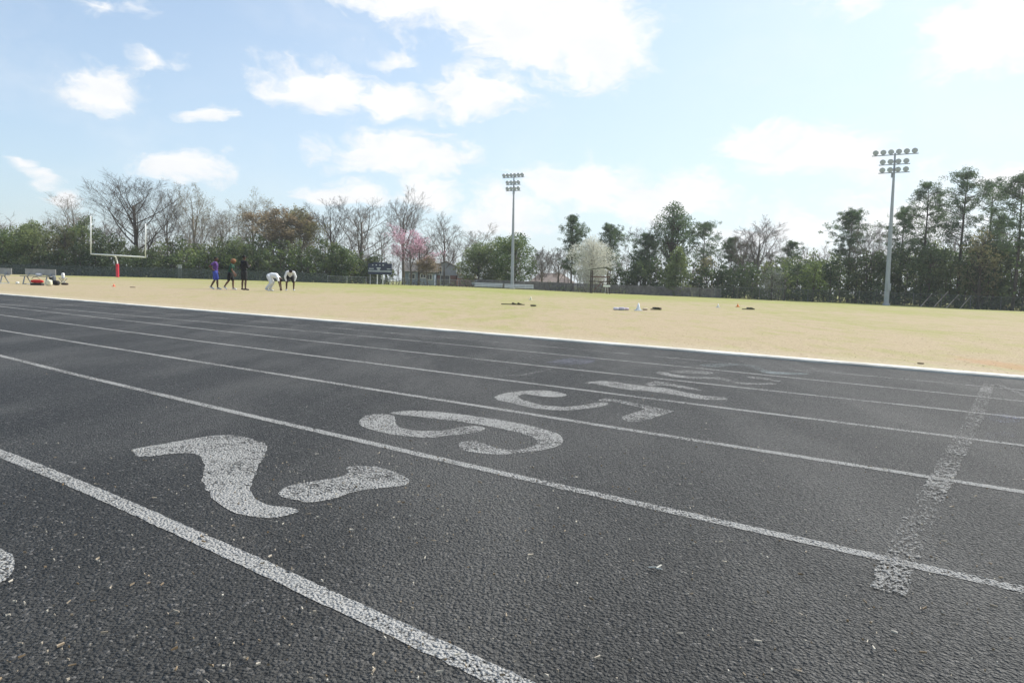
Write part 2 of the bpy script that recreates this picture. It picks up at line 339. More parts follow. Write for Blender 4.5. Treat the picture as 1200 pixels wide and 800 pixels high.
# ------------------------------------------------------------------ track
def rubber(name, paint=None, cover=1.0, tint=(.46, .46, .455)):
    m = bpy.data.materials.new(name); m.use_nodes = True; t = m.node_tree; b = t.nodes['Principled BSDF']; o = t.nodes['Material Output']
    c = N(t, 'ShaderNodeTexCoord'); P = c.outputs['Object']
    wp = tn(t, 60, 2, .5, P)
    wsub = N(t, 'ShaderNodeVectorMath', operation='SCALE'); t.links.new(wp.outputs['Color'], wsub.inputs[0]); wsub.inputs['Scale'].default_value = .006
    pw = N(t, 'ShaderNodeVectorMath', operation='ADD'); t.links.new(P, pw.inputs[0]); t.links.new(wsub.outputs[0], pw.inputs[1])
    vo = N(t, 'ShaderNodeTexVoronoi'); vo.inputs['Scale'].default_value = 115; vo.inputs['Randomness'].default_value = 1; t.links.new(pw.outputs[0], vo.inputs[0])
    gr = tn(t, 70, 4, .65, P)
    md = tn(t, 9, 5, .65, P); lg = tn(t, .55, 5, .6, P, (TH, (1.9, .6, 1)))
    sepc = N(t, 'ShaderNodeSeparateColor'); t.links.new(vo.outputs['Color'], sepc.inputs[0])
    hn = N(t, 'ShaderNodeMath', operation='MULTIPLY_ADD'); t.links.new(vo.outputs['Distance'], hn.inputs[0]); hn.inputs[1].default_value = -.55; t.links.new(gr.outputs[0], hn.inputs[2])
    hn2 = N(t, 'ShaderNodeMath', operation='MULTIPLY_ADD'); t.links.new(sepc.outputs[0], hn2.inputs[0]); hn2.inputs[1].default_value = .34; t.links.new(hn.outputs[0], hn2.inputs[2])
    base = mixc(t, mrange(t, sepc.outputs[1], .0, 1., 0, 1, False), (.013, .0128, .0125), (.066, .0645, .062))
    base = mixc(t, mrange(t, sepc.outputs[0], .90, .99), base, (.20, .19, .18))       # pale granules
    dust = N(t, 'ShaderNodeMath', operation='MULTIPLY'); t.links.new(mrange(t, lg.outputs[0], .40, .66, 0, .75), dust.inputs[0]); t.links.new(mrange(t, gr.outputs[0], .35, .65, .25, 1), dust.inputs[1])
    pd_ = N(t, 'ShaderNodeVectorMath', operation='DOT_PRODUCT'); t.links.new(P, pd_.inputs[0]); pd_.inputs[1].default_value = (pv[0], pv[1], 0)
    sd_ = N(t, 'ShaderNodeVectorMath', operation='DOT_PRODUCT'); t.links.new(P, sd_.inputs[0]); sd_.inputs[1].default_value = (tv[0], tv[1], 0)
    sheen_ramp = N(t, 'ShaderNodeMath', operation='MULTIPLY_ADD'); t.links.new(mrange(t, pd_.outputs['Value'], .6, 2.4), sheen_ramp.inputs[0]); sheen_ramp.inputs[1].default_value = .16; t.links.new(mrange(t, sd_.outputs['Value'], 3.5, .2, 0, .26), sheen_ramp.inputs[2])  # sunward sheen painted into the colour: paler to the right and inner lanes
    u2 = N(t, 'ShaderNodeMath', operation='MULTIPLY'); t.links.new(sheen_ramp.outputs[0], u2.inputs[0]); t.links.new(mrange(t, gr.outputs[0], .35, .65, .35, 1.3), u2.inputs[1])
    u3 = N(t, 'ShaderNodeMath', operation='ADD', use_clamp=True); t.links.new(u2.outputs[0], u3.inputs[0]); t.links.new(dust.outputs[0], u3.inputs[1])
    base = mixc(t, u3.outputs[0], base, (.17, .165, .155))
    sand = N(t, 'ShaderNodeMath', operation='MULTIPLY'); t.links.new(mrange(t, md.outputs[0], .60, .78, 0, .5), sand.inputs[0]); t.links.new(mrange(t, tn(t, 1.3, 3, .6, P).outputs[0], .55, .7), sand.inputs[1])
    base = mixc(t, sand.outputs[0], base, (.22, .17, .12))
    b.inputs['Roughness'].default_value = .62; b.inputs['Specular IOR Level'].default_value = .28
    bp = N(t, 'ShaderNodeBump'); bp.inputs['Strength'].default_value = 1.0; bp.inputs['Distance'].default_value = .055 if not paint else .03
    t.links.new(hn2.outputs[0], bp.inputs['Height']); t.links.new(bp.outputs[0], b.inputs['Normal'])
    if not paint:
        t.links.new(base, b.inputs['Base Color']); return m
    pcol = mixc(t, mrange(t, gr.outputs[0], .3, .7), tuple(q * .78 for q in tint), tint)
    t.links.new(pcol, b.inputs['Base Color']); b.inputs['Roughness'].default_value = .85; b.inputs['Specular IOR Level'].default_value = .2
    # worn coverage: paint stays on the tops of the granules and goes in patches
    wsum = N(t, 'ShaderNodeMath', operation='MULTIPLY_ADD'); wl_ = N(t, 'ShaderNodeMath', operation='MULTIPLY_ADD'); t.links.new(tn(t, 1.7, 3, .5, P).outputs[0], wl_.inputs[0]); wl_.inputs[1].default_value = 1.1; t.links.new(mrange(t, md.outputs[0], 0, 1, -.55, .15, False), wl_.inputs[2]); t.links.new(wl_.outputs[0], wsum.inputs[0]); wsum.inputs[1].default_value = .8; t.links.new(hn2.outputs[0], wsum.inputs[2])
    thr = .93 - cover * .60
    f = mrange(t, wsum.outputs[0], thr, thr + .30)
    tr = N(t, 'ShaderNodeBsdfTransparent'); ms = N(t, 'ShaderNodeMixShader'); t.links.new(f, ms.inputs[0]); t.links.new(tr.outputs[0], ms.inputs[1]); t.links.new(b.outputs[0], ms.inputs[2]); t.links.new(ms.outputs[0], o.inputs[0])
    return m
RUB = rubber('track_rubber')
tm = MB()
ss = list(np.linspace(-40, 40, 60)) + list(np.linspace(45, 220, 20))
for s in ss:
    tm.v += [W(-7.5, s, 0), W(lp('H', s) - .005, s, 0)]
tm.n = len(tm.v); tm.f = [(2 * i, 2 * i + 1, 2 * i + 3, 2 * i + 2) for i in range(len(ss) - 1)]; tm.tone = [0] * len(tm.f)
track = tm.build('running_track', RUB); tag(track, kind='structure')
kb = MB(); kw = .16
prof = [(0, -.05), (0, .018), (.02, .03), (kw - .02, .03), (kw, .018), (kw, -.05)]
for s in ss:
    for (a, z) in prof: kb.v.append(W(lp('H', s) + a, s, z))
kb.n = len(kb.v); n6 = 6
kb.f = [(i * 6 + j, i * 6 + j + 1, (i + 1) * 6 + j + 1, (i + 1) * 6 + j) for i in range(len(ss) - 1) for j in range(5)]; kb.tone = [0] * len(kb.f)
kerb = kb.build('kerb', mat('kerb_white', (.62, .59, .52), .85, noise=.22, nscale=2.3, bump=.3, bscale=30)); tag(kerb, kind='structure')

PAINTS = {}
def paint(cover, tint=(.49, .485, .47)):
    k = (round(cover, 2), tint)
    if k not in PAINTS: PAINTS[k] = rubber('worn_line_paint', True, cover, tint)
    return PAINTS[k]
def ribbon(key, width, s0, s1, name, pm, z=.0015, label=None):
    m = MB(); s = s0; S_ = []
    while s < s1:
        S_.append(s); s += .022 if s < 8 else (.1 if s < 30 else 1.)
    for s in S_:
        c = lp(key, s) + .0025 * math.sin(s * 3.1) ; j = .0016
        m.v += [W(c - width / 2 + random.gauss(0, j), s, z), W(c + width / 2 + random.gauss(0, j), s, z)]
    m.n = len(m.v); m.f = [(2 * i, 2 * i + 1, 2 * i + 3, 2 * i + 2) for i in range(len(S_) - 1)]; m.tone = [0] * len(m.f)
    o = m.build(name, pm, track); 
    if label: o['label'] = label
    return o
for (k, wd, cv, lb) in (('A', .058, 1.06, 'bold white line between the two nearest lanes'), ('B', .052, .95, 'white line on the far side of the nearest complete number'), ('C', .055, .95, 'white line between number 6 and number 5'),
    ('D', .055, .95, 'white line between number 5 and number 4'), ('E', .055, .92, 'white line between number 4 and number 3'), ('F', .055, .82, 'worn white line between number 3 and number 2'), ('G', .05, .6, 'almost vanished line of the innermost lane')):
    ribbon(k, wd, -8 if k != 'A' else -3, 120, 'lane_line', paint(cv), label=lb)

def dens(poly, step=.03, jit=.004):
    outp = []
    n = len(poly)
    P = [np.array(p) for p in poly]
    for i in range(n):                               # Catmull-Rom round the outline
        a, b_, c, d = P[i - 1], P[i], P[(i + 1) % n], P[(i + 2) % n]
        m_ = max(2, int(np.linalg.norm(c - b_) / step))
        for k in range(m_):
            t_ = k / m_
            q = .5 * ((2 * b_) + (-a + c) * t_ + (2 * a - 5 * b_ + 4 * c - d) * t_ ** 2 + (-a + 3 * b_ - 3 * c + d) * t_ ** 3)
            outp.append(q + rng.normal(0, jit, 2))
    return outp
def zp(pts, ox, oy, s): return [(ox + a / s, oy + b_ / s) for a, b_ in pts]
def marking(name, polys, pm, label, z=.0015, jit=.003):
    m = MB()
    for pl in polys:
        g = [gpt(x, y)[:2] for x, y in pl]; g = dens(g, jit=jit)
        m.poly([(q[0], q[1], z) for q in g])
    o = m.build(name, pm, track, tri=True); o['label'] = label; return o
d7 = [zp([(48,125),(70,118),(170,100),(270,83),(350,70),(410,66),(480,73),(540,88),(573,105),(575,125),(560,160),(545,190),(530,220),(517,255),(512,290),(530,312),(560,330),(610,343),(665,348),(705,362),(680,374),(630,385),(580,390),(530,385),(480,378),(440,365),(400,345),(370,322),(345,290),(330,255),(326,230),(335,200),(332,175),(315,150),(285,138),(230,137),(180,142),(120,148),(75,150),(60,140)], 140, 490, 3.333),
      zp([(618,295),(635,280),(660,265),(700,255),(760,245),(830,235),(880,222),(892,205),(888,190),(940,186),(1000,190),(1060,205),(1110,225),(1135,245),(1120,262),(1070,268),(1000,275),(930,285),(880,300),(820,318),(750,328),(700,322),(640,308)], 140, 490, 3.333)]
d6 = [zp([(117,268),(140,250),(180,243),(225,246),(240,262),(236,272),(250,285),(290,297),(340,300),(395,300),(440,290),(500,283),(540,290),(520,302),(470,310),(410,316),(360,322),(300,320),(230,312),(170,298),(130,285)], 380, 400, 2.857),
      zp([(228,237),(290,232),(370,235),(450,243),(540,256),(640,272),(720,290),(780,308),(798,325),(795,342),(770,355),(720,365),(650,374),(570,378),(500,372),(460,360),(448,345),(462,336),(500,332),(545,345),(590,360),(640,363),(690,355),(712,340),(700,322),(650,305),(580,290),(500,275),(400,262),(300,250),(230,243)], 380, 400, 2.857)]
d5 = [zp([(238,455),(270,435),(330,420),(420,410),(520,405),(620,408),(700,420),(745,436),(720,448),(650,452),(580,448),(510,438),(450,430),(410,440),(405,452),(430,470),(490,487),(560,505),(640,515),(720,520),(800,515),(870,505),(930,495),(1000,488),(1040,495),(1020,510),(960,522),(880,533),(780,542),(680,545),(580,537),(500,528),(420,510),(340,490),(270,475)], 540, 390, 6),
      zp([(5,478),(70,468),(150,478),(250,498),(350,520),(420,535),(512,552),(470,568),(400,590),(330,610),(260,628),(210,622),(165,598),(190,580),(240,565),(290,548),(320,538),(250,520),(150,498),(70,485),(20,486)], 700, 385, 5.715)]
d4 = [[(685,449),(700,446.6),(716,446.6),(735,449.6),(760,452.5),(785,455.5),(800,459),(830,464),(851,466),(846,468.5),(820,467.5),(795,463.5),(765,459),(735,456.5),(715,453),(700,450.6)],
      [(757,449.6),(768,446.6),(785,449),(800,452),(822,457),(814,457.3),(795,453.8),(780,451.8),(765,452)]]
d3 = [zp([(385,293),(440,290),(520,308),(640,322),(780,326),(840,328),(900,348),(1000,364),(1180,366),(1180,374),(1000,373),(880,358),(800,340),(640,334),(500,322),(420,305)], 700, 385, 5.715),
      zp([(490,283),(600,280),(760,290),(750,304),(640,300),(520,296)], 700, 385, 5.715), zp([(150,320),(240,328),(365,348),(350,356),(260,342),(170,332)], 850, 385, 5.715)]
d2 = [zp([(685,243),(760,236),(860,235),(960,236),(1060,252),(1143,280),(1220,290),(1395,299),(1390,308),(1200,306),(1110,292),(1040,264),(960,246),(880,250),(800,258),(720,252)], 700, 385, 5.715)]
d1 = [zp([(410,262),(540,280),(600,300),(640,305),(560,296),(440,274)], 850, 385, 5.715), zp([(560,262),(700,282),(780,292),(690,290),(590,276)], 850, 385, 5.715)]
d8 = [[(-60, 640), (-30, 634), (0, 643), (14, 650), (21, 660), (15, 672), (0, 685), (-30, 700), (-70, 705)]]
marking('lane_number', d8, paint(1.0), 'rounded end of the cut-off white 8 at the left edge')
marking('lane_number', d7, paint(.92), 'large white stencilled 7, the nearest whole number')
marking('lane_number', d6, paint(.88), 'white stencilled 6 with a broad hook')
marking('lane_number', d5, paint(.80), 'white stencilled 5 in the middle lane')
marking('lane_number', d4, paint(.72), 'worn white 4', jit=.006)
marking('lane_number', d3, paint(.66), 'faded white 3', jit=.006)
marking('lane_number', d2, paint(.68, (.34, .375, .38)), 'faded bluish white 2', jit=.006)
marking('lane_number', d1, paint(.58), 'barely visible worn 1', jit=.006)
# start line across the lanes, worn in places
def crossing(a, b_, wd, cover, name='cross_line', label=None, z=.0045):
    a = gpt(*a)[:2]; b_ = gpt(*b_)[:2]; d = (b_ - a); Ln = np.linalg.norm(d); d /= Ln; nrm = np.array([-d[1], d[0]])
    n = max(2, int(Ln / .03)); pts = []
    for i in range(n + 1): pts.append(a + d * Ln * i / n + nrm * (wd / 2 + random.gauss(0, .004)))
    for i in range(n, -1, -1): pts.append(a + d * Ln * i / n - nrm * (wd / 2 + random.gauss(0, .004)))
    m = MB(); m.poly([(q[0], q[1], z) for q in pts]); o = m.build(name, paint(cover, (.43, .425, .41)), track, tri=True)
    if label: o['label'] = label
for (q0, q1, cv) in (((1039, 694), (1080, 601), .59), ((1080, 601), (1096, 575), .42), ((1096, 575), (1115, 540), .56), ((1115, 540), (1124, 524), .42), ((1124, 524), (1143, 488), .55), ((1143, 488), (1160, 447), .55)):
    crossing(q0, q1, .085, cv, label='wide worn white start line across the lanes' if cv == .59 else None)
crossing((1160, 447), (1215, 470), .05, .5, 'diagonal_line', 'thin faded diagonal line by the inner kerb')
crossing((437, 424), (512, 416), .05, .36, 'old_mark', 'faint broken line mark')
crossing((560, 441), (612, 440), .05, .36, 'old_mark'); crossing((612, 440), (655, 431), .05, .38, 'old_mark')
marking('paint_smudge', [[(640, 425), (665, 420), (692, 418), (696, 424), (680, 427), (650, 428)]], paint(.40, (.30, .31, .38)), 'bluish smudge of old paint', z=.004)
marking('paint_smudge', [[(1155, 487), (1175, 485), (1196, 489), (1190, 496), (1165, 494)], [(1152, 508), (1180, 507), (1192, 511), (1165, 515)]], paint(.38, (.32, .33, .40)), 'bluish smudges beside the start line', z=.004)

# loose litter on the rubber: straw, seed husks, grit
LIT = leafmat('dry_litter', (.20, .14, .08), (.60, .55, .46), .1, 30)
lt = MB()
for i in range(900):
    if i < 620: x = random.uniform(-40, 1240); y = 430 + 400 * random.random() ** .8
    else: x = random.gauss(560, 240); y = random.uniform(520, 640)
    g = gpt(x, y)
    if g[:2] @ pv > 7.6: continue
    dist = math.hypot(g[0], g[1]); a = random.uniform(0, PI); Ln = random.choice((.0025, .003, .004, .004, .006, .011)) * random.uniform(.7, 1.3) * (1 + .10 * dist); wd = random.uniform(.0014, .0030) * (1 + .08 * dist)
    ca, sa = math.cos(a), math.sin(a); h = random.uniform(.001, .003)
    p = [(g[0] + ca * i_ * Ln / 2 - sa * j_ * wd / 2, g[1] + sa * i_ * Ln / 2 + ca * j_ * wd / 2) for i_, j_ in ((-1, -1), (1, -.6), (1, .6), (-1, 1))]
    zb = .006; zt = zb + h; tn_ = random.random() ** 1.3
    lt.add([(q[0], q[1], zb) for q in p] + [(q[0], q[1], zt + random.uniform(0, .003)) for q in p], [(0, 3, 2, 1), (4, 5, 6, 7), (0, 1, 5, 4), (1, 2, 6, 5), (2, 3, 7, 6), (3, 0, 4, 7)], tn_)
tag(lt.build('dry_litter', LIT, tone=True), 'scattered bits of straw, husk and grit on the black track', 'litter', kind='stuff')
tw = MB()
c = gpt(769, 669)
for (a, b_) in (((-.02, .004), (.0, .0)), ((0, 0), (.016, .014)), ((0, 0), (.012, -.014))):
    tw.tube([(c[0] + a[0], c[1] + a[1], .009), (c[0] + b_[0], c[1] + b_[1], .012)], .0022, 5)
tag(tw.build('twig', mat('pale_twig', (.62, .60, .52), .8)), 'small pale forked twig lying between start line and near lane line', 'twig')

# grass blades in the near part of the field
gb = MB(); n = 60000
pp = 7.95 + 14 * rng.random(n) ** 1.6; s_ = rng.uniform(-16, 46, n)
ctr = pp[:, None] * pv[None] + s_[:, None] * tv[None]
off = np.array([lp('H', s) for s in s_]) - lp('H', 5.0); ctr += off[:, None] * pv[None]
hh = rng.uniform(-.0125, -.006, n) * (1 + .02 * pp); ww = rng.uniform(.003, .006, n) * (1 + .05 * pp); an = rng.uniform(0, 2 * PI, n); ln_ = rng.normal(0, .022, (n, 2))
d_ = np.stack([np.cos(an), np.sin(an)], 1) * ww[:, None]
Q = np.zeros((n, 4, 3)); Q[:, 0, :2] = ctr - d_; Q[:, 1, :2] = ctr + d_; Q[:, 2, :2] = ctr + d_ * .25 + ln_; Q[:, 3, :2] = ctr - d_ * .25 + ln_; Q[:, :2, 2] = -.014; Q[:, 2:, 2] = hh[:, None]
gb.quads(Q, rng.random(n))
tag(gb.build('grass', leafmat('dry_grass_blades', (.34, .28, .17), (.48, .41, .29), .5, .3), tone=True), 'short dry straw coloured grass beside the kerb of the track', 'grass', kind='stuff')

# ------------------------------------------------------------------ vegetation
def leaf_quads(C, size, R, flat=0.0):
    n = len(C); a = R.normal(size=(n, 3)); a /= np.linalg.norm(a, axis=1)[:, None]
    b_ = R.normal(size=(n, 3)); b_ -= (b_ * a).sum(1)[:, None] * a; b_ /= np.linalg.norm(b_, axis=1)[:, None]
    s1 = size * R.uniform(.6, 1.3, n)[:, None]; s2 = s1 * R.uniform(.45, .8, n)[:, None]
    return np.stack([C - a * s1, C - b_ * s2 * .8, C + a * s1, C + b_ * s2 * .8], 1)
def clumps(m, blobs, per, size, R, shell=.55):
    for (c, r, tone) in blobs:
        n = max(6, int(per * r[0] * r[2])); d = R.normal(size=(n, 3)); d /= np.linalg.norm(d, axis=1)[:, None]
        rr = (shell + (1 - shell) * R.random(n)) * R.uniform(.72, 1.12, n); P = np.array(c) + d * rr[:, None] * np.array(r)
        m.quads(leaf_quads(P, size, R), np.clip(tone + R.normal(0, .16, n), 0, 1))
def rnd_dir(d, spread, R):
    v = np.array(d) + R.normal(0, spread, 3); return v / np.linalg.norm(v)
def branch(m, p, d, Ln, r, lev, spec, R, tips, up=.1):
    n = 4 if lev < 2 else 3; pts = [np.array(p)]; rad = [r]; dd_ = np.array(d)
    for i in range(n):
        dd_ = rnd_dir(dd_ + np.array([0, 0, up]) * (1 if lev else .0), spec['wob'] * (.35 if lev == 0 else 1), R); pts.append(pts[-1] + dd_ * Ln / n); rad.append(r * (1 - .75 * (i + 1) / n) if lev else r * (1 - .6 * (i + 1) / n))
    (m if lev else spec['trunk']).tube(pts, rad, 7 if lev == 0 else (4 if lev == 1 else 3), caps=lev == 0, tone=R.random())
    if lev >= spec['levels']:
        tips.append((pts[-1], dd_)); return
    kids = spec['kids'][lev]
    for k in range(kids):
        t0 = spec['start'] if lev == 0 else .25; f = t0 + (1 - t0) * (k + R.random() * .9) / kids; f = min(f, .98)
        i = min(int(f * n), n - 1); q = pts[i] + (pts[i + 1] - pts[i]) * (f * n - i); dl = pts[i + 1] - pts[i]; dl /= np.linalg.norm(dl)
        side = R.normal(size=3)
        if lev == 0: aa = k * 2.4 + R.normal(0, .3); side = np.array([math.cos(aa), math.sin(aa), 0.])
        side -= side @ dl * dl; side /= np.linalg.norm(side)
        ang = spec['ang'][lev] * R.uniform(.7, 1.25); nd = dl * math.cos(ang) + side * math.sin(ang)
        L2 = Ln * spec['ratio'][lev] * (1.15 - .55 * f if lev == 0 else 1.05 - .4 * f) * R.uniform(.75, 1.2)
        branch(m, q, nd, L2, max(rad[i] * spec['rr'], spec['rmin']), lev + 1, spec, R, tips, up)
def fit_size(meshes, width, height):
    A = np.concatenate([np.array(q.v) for q in meshes if q.n]); zmax = A[:, 2].max()
    wx = np.percentile(A[:, 0], 99) - np.percentile(A[:, 0], 1)
    sx = width / wx; sz = height / zmax
    for q in meshes:
        if q.n:
            B = np.array(q.v); B[:, 0] *= sx; B[:, 1] *= sx; B[:, 2] *= sz; q.v = [tuple(r_) for r_ in B]
def place(px, ytop, wpx, back):
    yb, D = E(px); D += back
    X, _ = zat(px, (yb + ytop) / 2, D); _, Zt = zat(px, ytop, D); z0 = gz(X, D) - .05
    return X, D, z0, Zt - z0, wpx * D / F
def bare_tree(px, ytop, wpx, back, label, bark=BARK, twig=BARK, start=.28, ang=.75, seed=0, buds=None, name='bare_tree', group='trees beyond the field', kids=(11, 7, 6, 5), rmin=.014, thick=1.0, lean=0., fork=False, budn=2, budsz=.11, ups=.13):
    R = np.random.default_rng(seed); X, Y, z0, H, Wd = place(px, ytop, wpx, back)
    m = MB(); tr = MB(); tips = []
    spec = dict(wob=.06, trunk=tr, levels=4, kids=kids, start=start, ang=(ang, .65, .7, .75), ratio=(.62, .55, .55, .6), rr=.5, rmin=rmin)
    branch(m, (0, 0, 0), (lean, 0, 1), H * .82, H * .016 * thick, 0, spec, R, tips, up=ups)
    lf = MB()
    if buds:
        C = np.array([t_[0] for t_ in tips]); C = np.repeat(C, budn, 0) + R.normal(0, .22, (len(C) * budn, 3))
        lf.quads(leaf_quads(C, budsz, R), R.random(len(C)))
    fit_size([m, tr, lf], Wd, H)
    o = thing(name, label, 'tree', (X, Y, z0), 0, group)
    tr.build('trunk', bark, o, smooth=True); m.build('branches', twig, o)
    if buds: lf.build('crown', buds, o, tone=True)
    return o
def leafy_tree(px, ytop, wpx, back, label, lmat, bark=BARKD, seed=0, nb=26, per=95, size=.16, bot=.18, name='evergreen_tree', group='trees beyond the field', shape='oval', cat='tree', dense=1.0, tone0=.45):
    R = np.random.default_rng(seed); X, Y, z0, H, Wd = place(px, ytop, wpx, back)
    tr = MB(); lf = MB(); lb = MB(); r = H * .022
    top = np.array([R.normal(0, .02) * H, 0, H * .85])
    tr.tube([(0, 0, 0), top * .35 + R.normal(0, .01, 3) * H, top * .7, top], [r, r * .8, r * .5, r * .15], 7)
    blobs = []
    for i in range(nb):
        u = bot + (1 - bot) * (i + R.random()) / nb
        if shape == 'oval': env = math.sin(PI * min(1, max(.02, (u - bot + .12) / (1 - bot + .14)))) ** .6
        elif shape == 'cone': env = (1.08 - u) ** .8
        else: env = 1 - .45 * abs(u - .45)
        a = R.uniform(0, 2 * PI); q = R.uniform(.2, .82) * env * Wd / 2; br = Wd * R.uniform(.13, .24) * (.6 + .4 * env)
        c = (q * math.cos(a), q * math.sin(a), H * u - br * .5 * (u > .8))
        blobs.append((c, (br, br, br * R.uniform(.6, .95)), tone0 + R.normal(0, .16)))
        zz = max(.1 * H, H * u * R.uniform(.55, .8)); st = np.array([top[0] * zz / top[2], 0, zz])
        lb.tube([st, (st + np.array(c)) / 2 + R.normal(0, .1, 3), c], [r * .35, r * .2, .02], 4, caps=False)
    clumps(lf, blobs, per * dense, size, R)
    o = thing(name, label, cat, (X, Y, z0), 0, group)
    tr.build('trunk', bark, o, smooth=True); lb.build('limbs', bark, o); lf.build('crown', lmat, o, tone=True)
    return o
def pine(px, ytop, wpx, back, label, seed=0, start=.42, lmat=LF_PINE, nb=34, per=1.0, group='trees beyond the field', lean=0.0, top_round=True):
    R = np.random.default_rng(seed); X, Y, z0, H, Wd = place(px, ytop, wpx, back)
    tr = MB(); br = MB(); lf = MB(); r = max(.13, H * .0125)
    P = [np.array([lean * H * f + R.normal(0, .006) * H * (f > 0), R.normal(0, .004) * H, H * f * .97]) for f in (0, .25, .5, .75, 1)]
    tr.tube(P, [r, r * .85, r * .65, r * .42, r * .12], 7)
    def tp(f): i = min(int(f * 4), 3); return P[i] + (P[i + 1] - P[i]) * (f * 4 - i)
    CC = []; TT = []
    for i in range(nb):
        f = start + (1 - start) * ((i + R.random()) / nb) ** .8; f = min(f, .985)
        v = (f - start) / (1 - start); env = (math.sin(PI * (v * .80 + .16)) ** .75 if top_round else (1.05 - v)) * R.uniform(.55, 1.2)
        a = R.uniform(0, 2 * PI); Ln = Wd / 2 * env * 1.15; d = np.array([math.cos(a), math.sin(a), R.uniform(.0, .35) + v * .3]); d /= np.linalg.norm(d)
        b0 = tp(f); pts = [b0]
        for k in range(4): d = rnd_dir(d + np.array([0, 0, .06]), .12, R); pts.append(pts[-1] + d * Ln / 4)
        br.tube(pts, [r * .3 * (1.1 - v * .6), r * .2, r * .14, r * .09, .015], 4, caps=False)
        tone = .4 + R.normal(0, .15)
        for k in range(int(5 * per) + 2):
            g = R.uniform(.35, 1.05); j = min(int(g * 4), 3); c = pts[j] + (pts[j + 1] - pts[j]) * (g * 4 - j); side = R.normal(0, .16 * Ln + .12, 3); side[2] *= .75
            e = c + side; br.tube([c, e], [.02, .01], 3, caps=False)
            nq = int(36 * per); rad = R.uniform(.34, .62) * (H / 16) ** .5
            dq = R.normal(size=(nq, 3)); dq /= np.linalg.norm(dq, axis=1)[:, None]; CC.append(e + dq * (R.random((nq, 1)) ** .5) * rad * np.array([1.1, 1.1, .8])); TT.append(np.clip(tone + R.normal(0, .18, nq), 0, 1))
    C = np.concatenate(CC); n = len(C); a = R.normal(size=(n, 3)); a /= np.linalg.norm(a, axis=1)[:, None]; b_ = np.cross(a, R.normal(size=(n, 3))); b_ /= np.linalg.norm(b_, axis=1)[:, None]
    a *= .15; b_ *= .035; lf.quads(np.stack([C - a, C - b_, C + a, C + b_], 1), np.concatenate(TT))
    o = thing('pine_tree', label, 'tree', (X, Y, z0), 0, group)
    tr.build('trunk', BARKD, o, smooth=True); br.build('limbs', BARKD, o); lf.build('crown', lmat, o, tone=True)
    return o

# undergrowth: one mass of bushes behind the fences (stuff)
def undergrowth(name, prof, back, lmat, seed, label, step=5, per=42, size=.2, depth=3.0, cat='undergrowth', rscale=1.0):
    R = np.random.default_rng(seed); m = MB(); st = MB()
    xs = [q[0] for q in prof]; x = xs[0]
    while x < xs[-1]:
        yt = np.interp(x, xs, [q[1] for q in prof]) + R.normal(0, 5); yb, D = E(x); D += back + R.uniform(0, depth)
        X, _ = zat(x, yb, D); _, Zt = zat(x, yt, D); z0 = gz(X, D); H = max(.8, Zt - z0); base_t = .42 + R.normal(0, .17)
        nl = max(2, int(H / .8)) if rscale > .6 else 2; blobs = []
        for i in range(nl):
            r_ = R.uniform(.7, 1.25) * rscale; zc = z0 + .3 + (H - r_ * .7 - .3) * (i + R.random() * .6) / max(1, nl - .5)
            blobs.append(((X + R.normal(0, .6), D + R.normal(0, .6), min(zc, z0 + H - r_ * .6)), (r_, r_, r_ * .85), base_t + R.normal(0, .1)))
        clumps(m, blobs, per * 1.7, size, R, .45)
        st.tube([(X, D, z0 - .1), (X + R.normal(0, .3), D, z0 + H * .5), (X + R.normal(0, .6), D, z0 + H * .9)], [.07, .05, .02], 4, caps=False)
        x += step * R.uniform(.7, 1.3)
    o = m.build(name, lmat, tone=True); tag(o, label, cat, kind='stuff'); s = st.build('stems', BARKD, o); s['kind'] = 'stuff'
    return o
undergrowth('undergrowth', [(-120, 268), (0, 266), (30, 268), (60, 270), (90, 262), (110, 262), (135, 280), (180, 284), (230, 288), (260, 282), (300, 278), (340, 282), (380, 284), (410, 292), (440, 300), (456, 318)], 6, LF_MID, 11, 'dense green mass of bushes behind the dark fence at left', 6, cat='bushes')
undergrowth('undergrowth', [(-120, 300), (40, 296), (100, 290), (200, 298), (300, 293), (380, 296), (430, 300), (452, 322)], 3, LF_DARK, 12, 'darker lower bushes close behind the fence at left', 7, cat='bushes')
undergrowth('undergrowth', [(716, 312), (740, 300), (775, 302), (830, 306), (850, 312), (900, 316), (960, 306), (1000, 296), (1060, 292), (1110, 290), (1150, 286), (1200, 278), (1300, 270)], 5, LF_DARK, 13, 'shaded woodland edge of dark bushes behind the fence at right', 6, cat='bushes', depth=5)
undergrowth('undergrowth', [(840, 318), (880, 305), (950, 300), (1010, 300), (1080, 288), (1200, 292), (1320, 290)], 12, LF_MID, 14, 'mid green bushes deeper in the wood at right', 8, cat='bushes', depth=6)
undergrowth('undergrowth', [(-60, 285), (20, 280), (60, 292), (130, 296), (180, 290), (240, 284), (300, 292), (340, 284), (400, 296), (436, 306)], 8, LF_OLIVE, 17, 'lighter olive and half bare bushes among the green ones at left', 9, per=30, cat='bushes')
undergrowth('undergrowth', [(200, 300), (240, 292), (280, 300), (330, 290), (370, 300), (432, 304)], 2.4, LF_BRIGHT, 18, 'yellow green shoots along the fence behind the people', 16, per=30, cat='bushes')
undergrowth('undergrowth', [(640, 335), (655, 337), (700, 340), (730, 342)], .4, LF_BRIGHT, 15, 'low bright green weeds along the wooden fence', 5, per=60, size=.07, depth=.6, cat='weeds', rscale=.38)
undergrowth('undergrowth', [(440, 331), (480, 332), (520, 334), (556, 335)], 1.5, LF_BRIGHT, 16, 'strip of fresh green weeds in front of the houses', 5, per=60, size=.07, depth=.6, cat='weeds', rscale=.35)
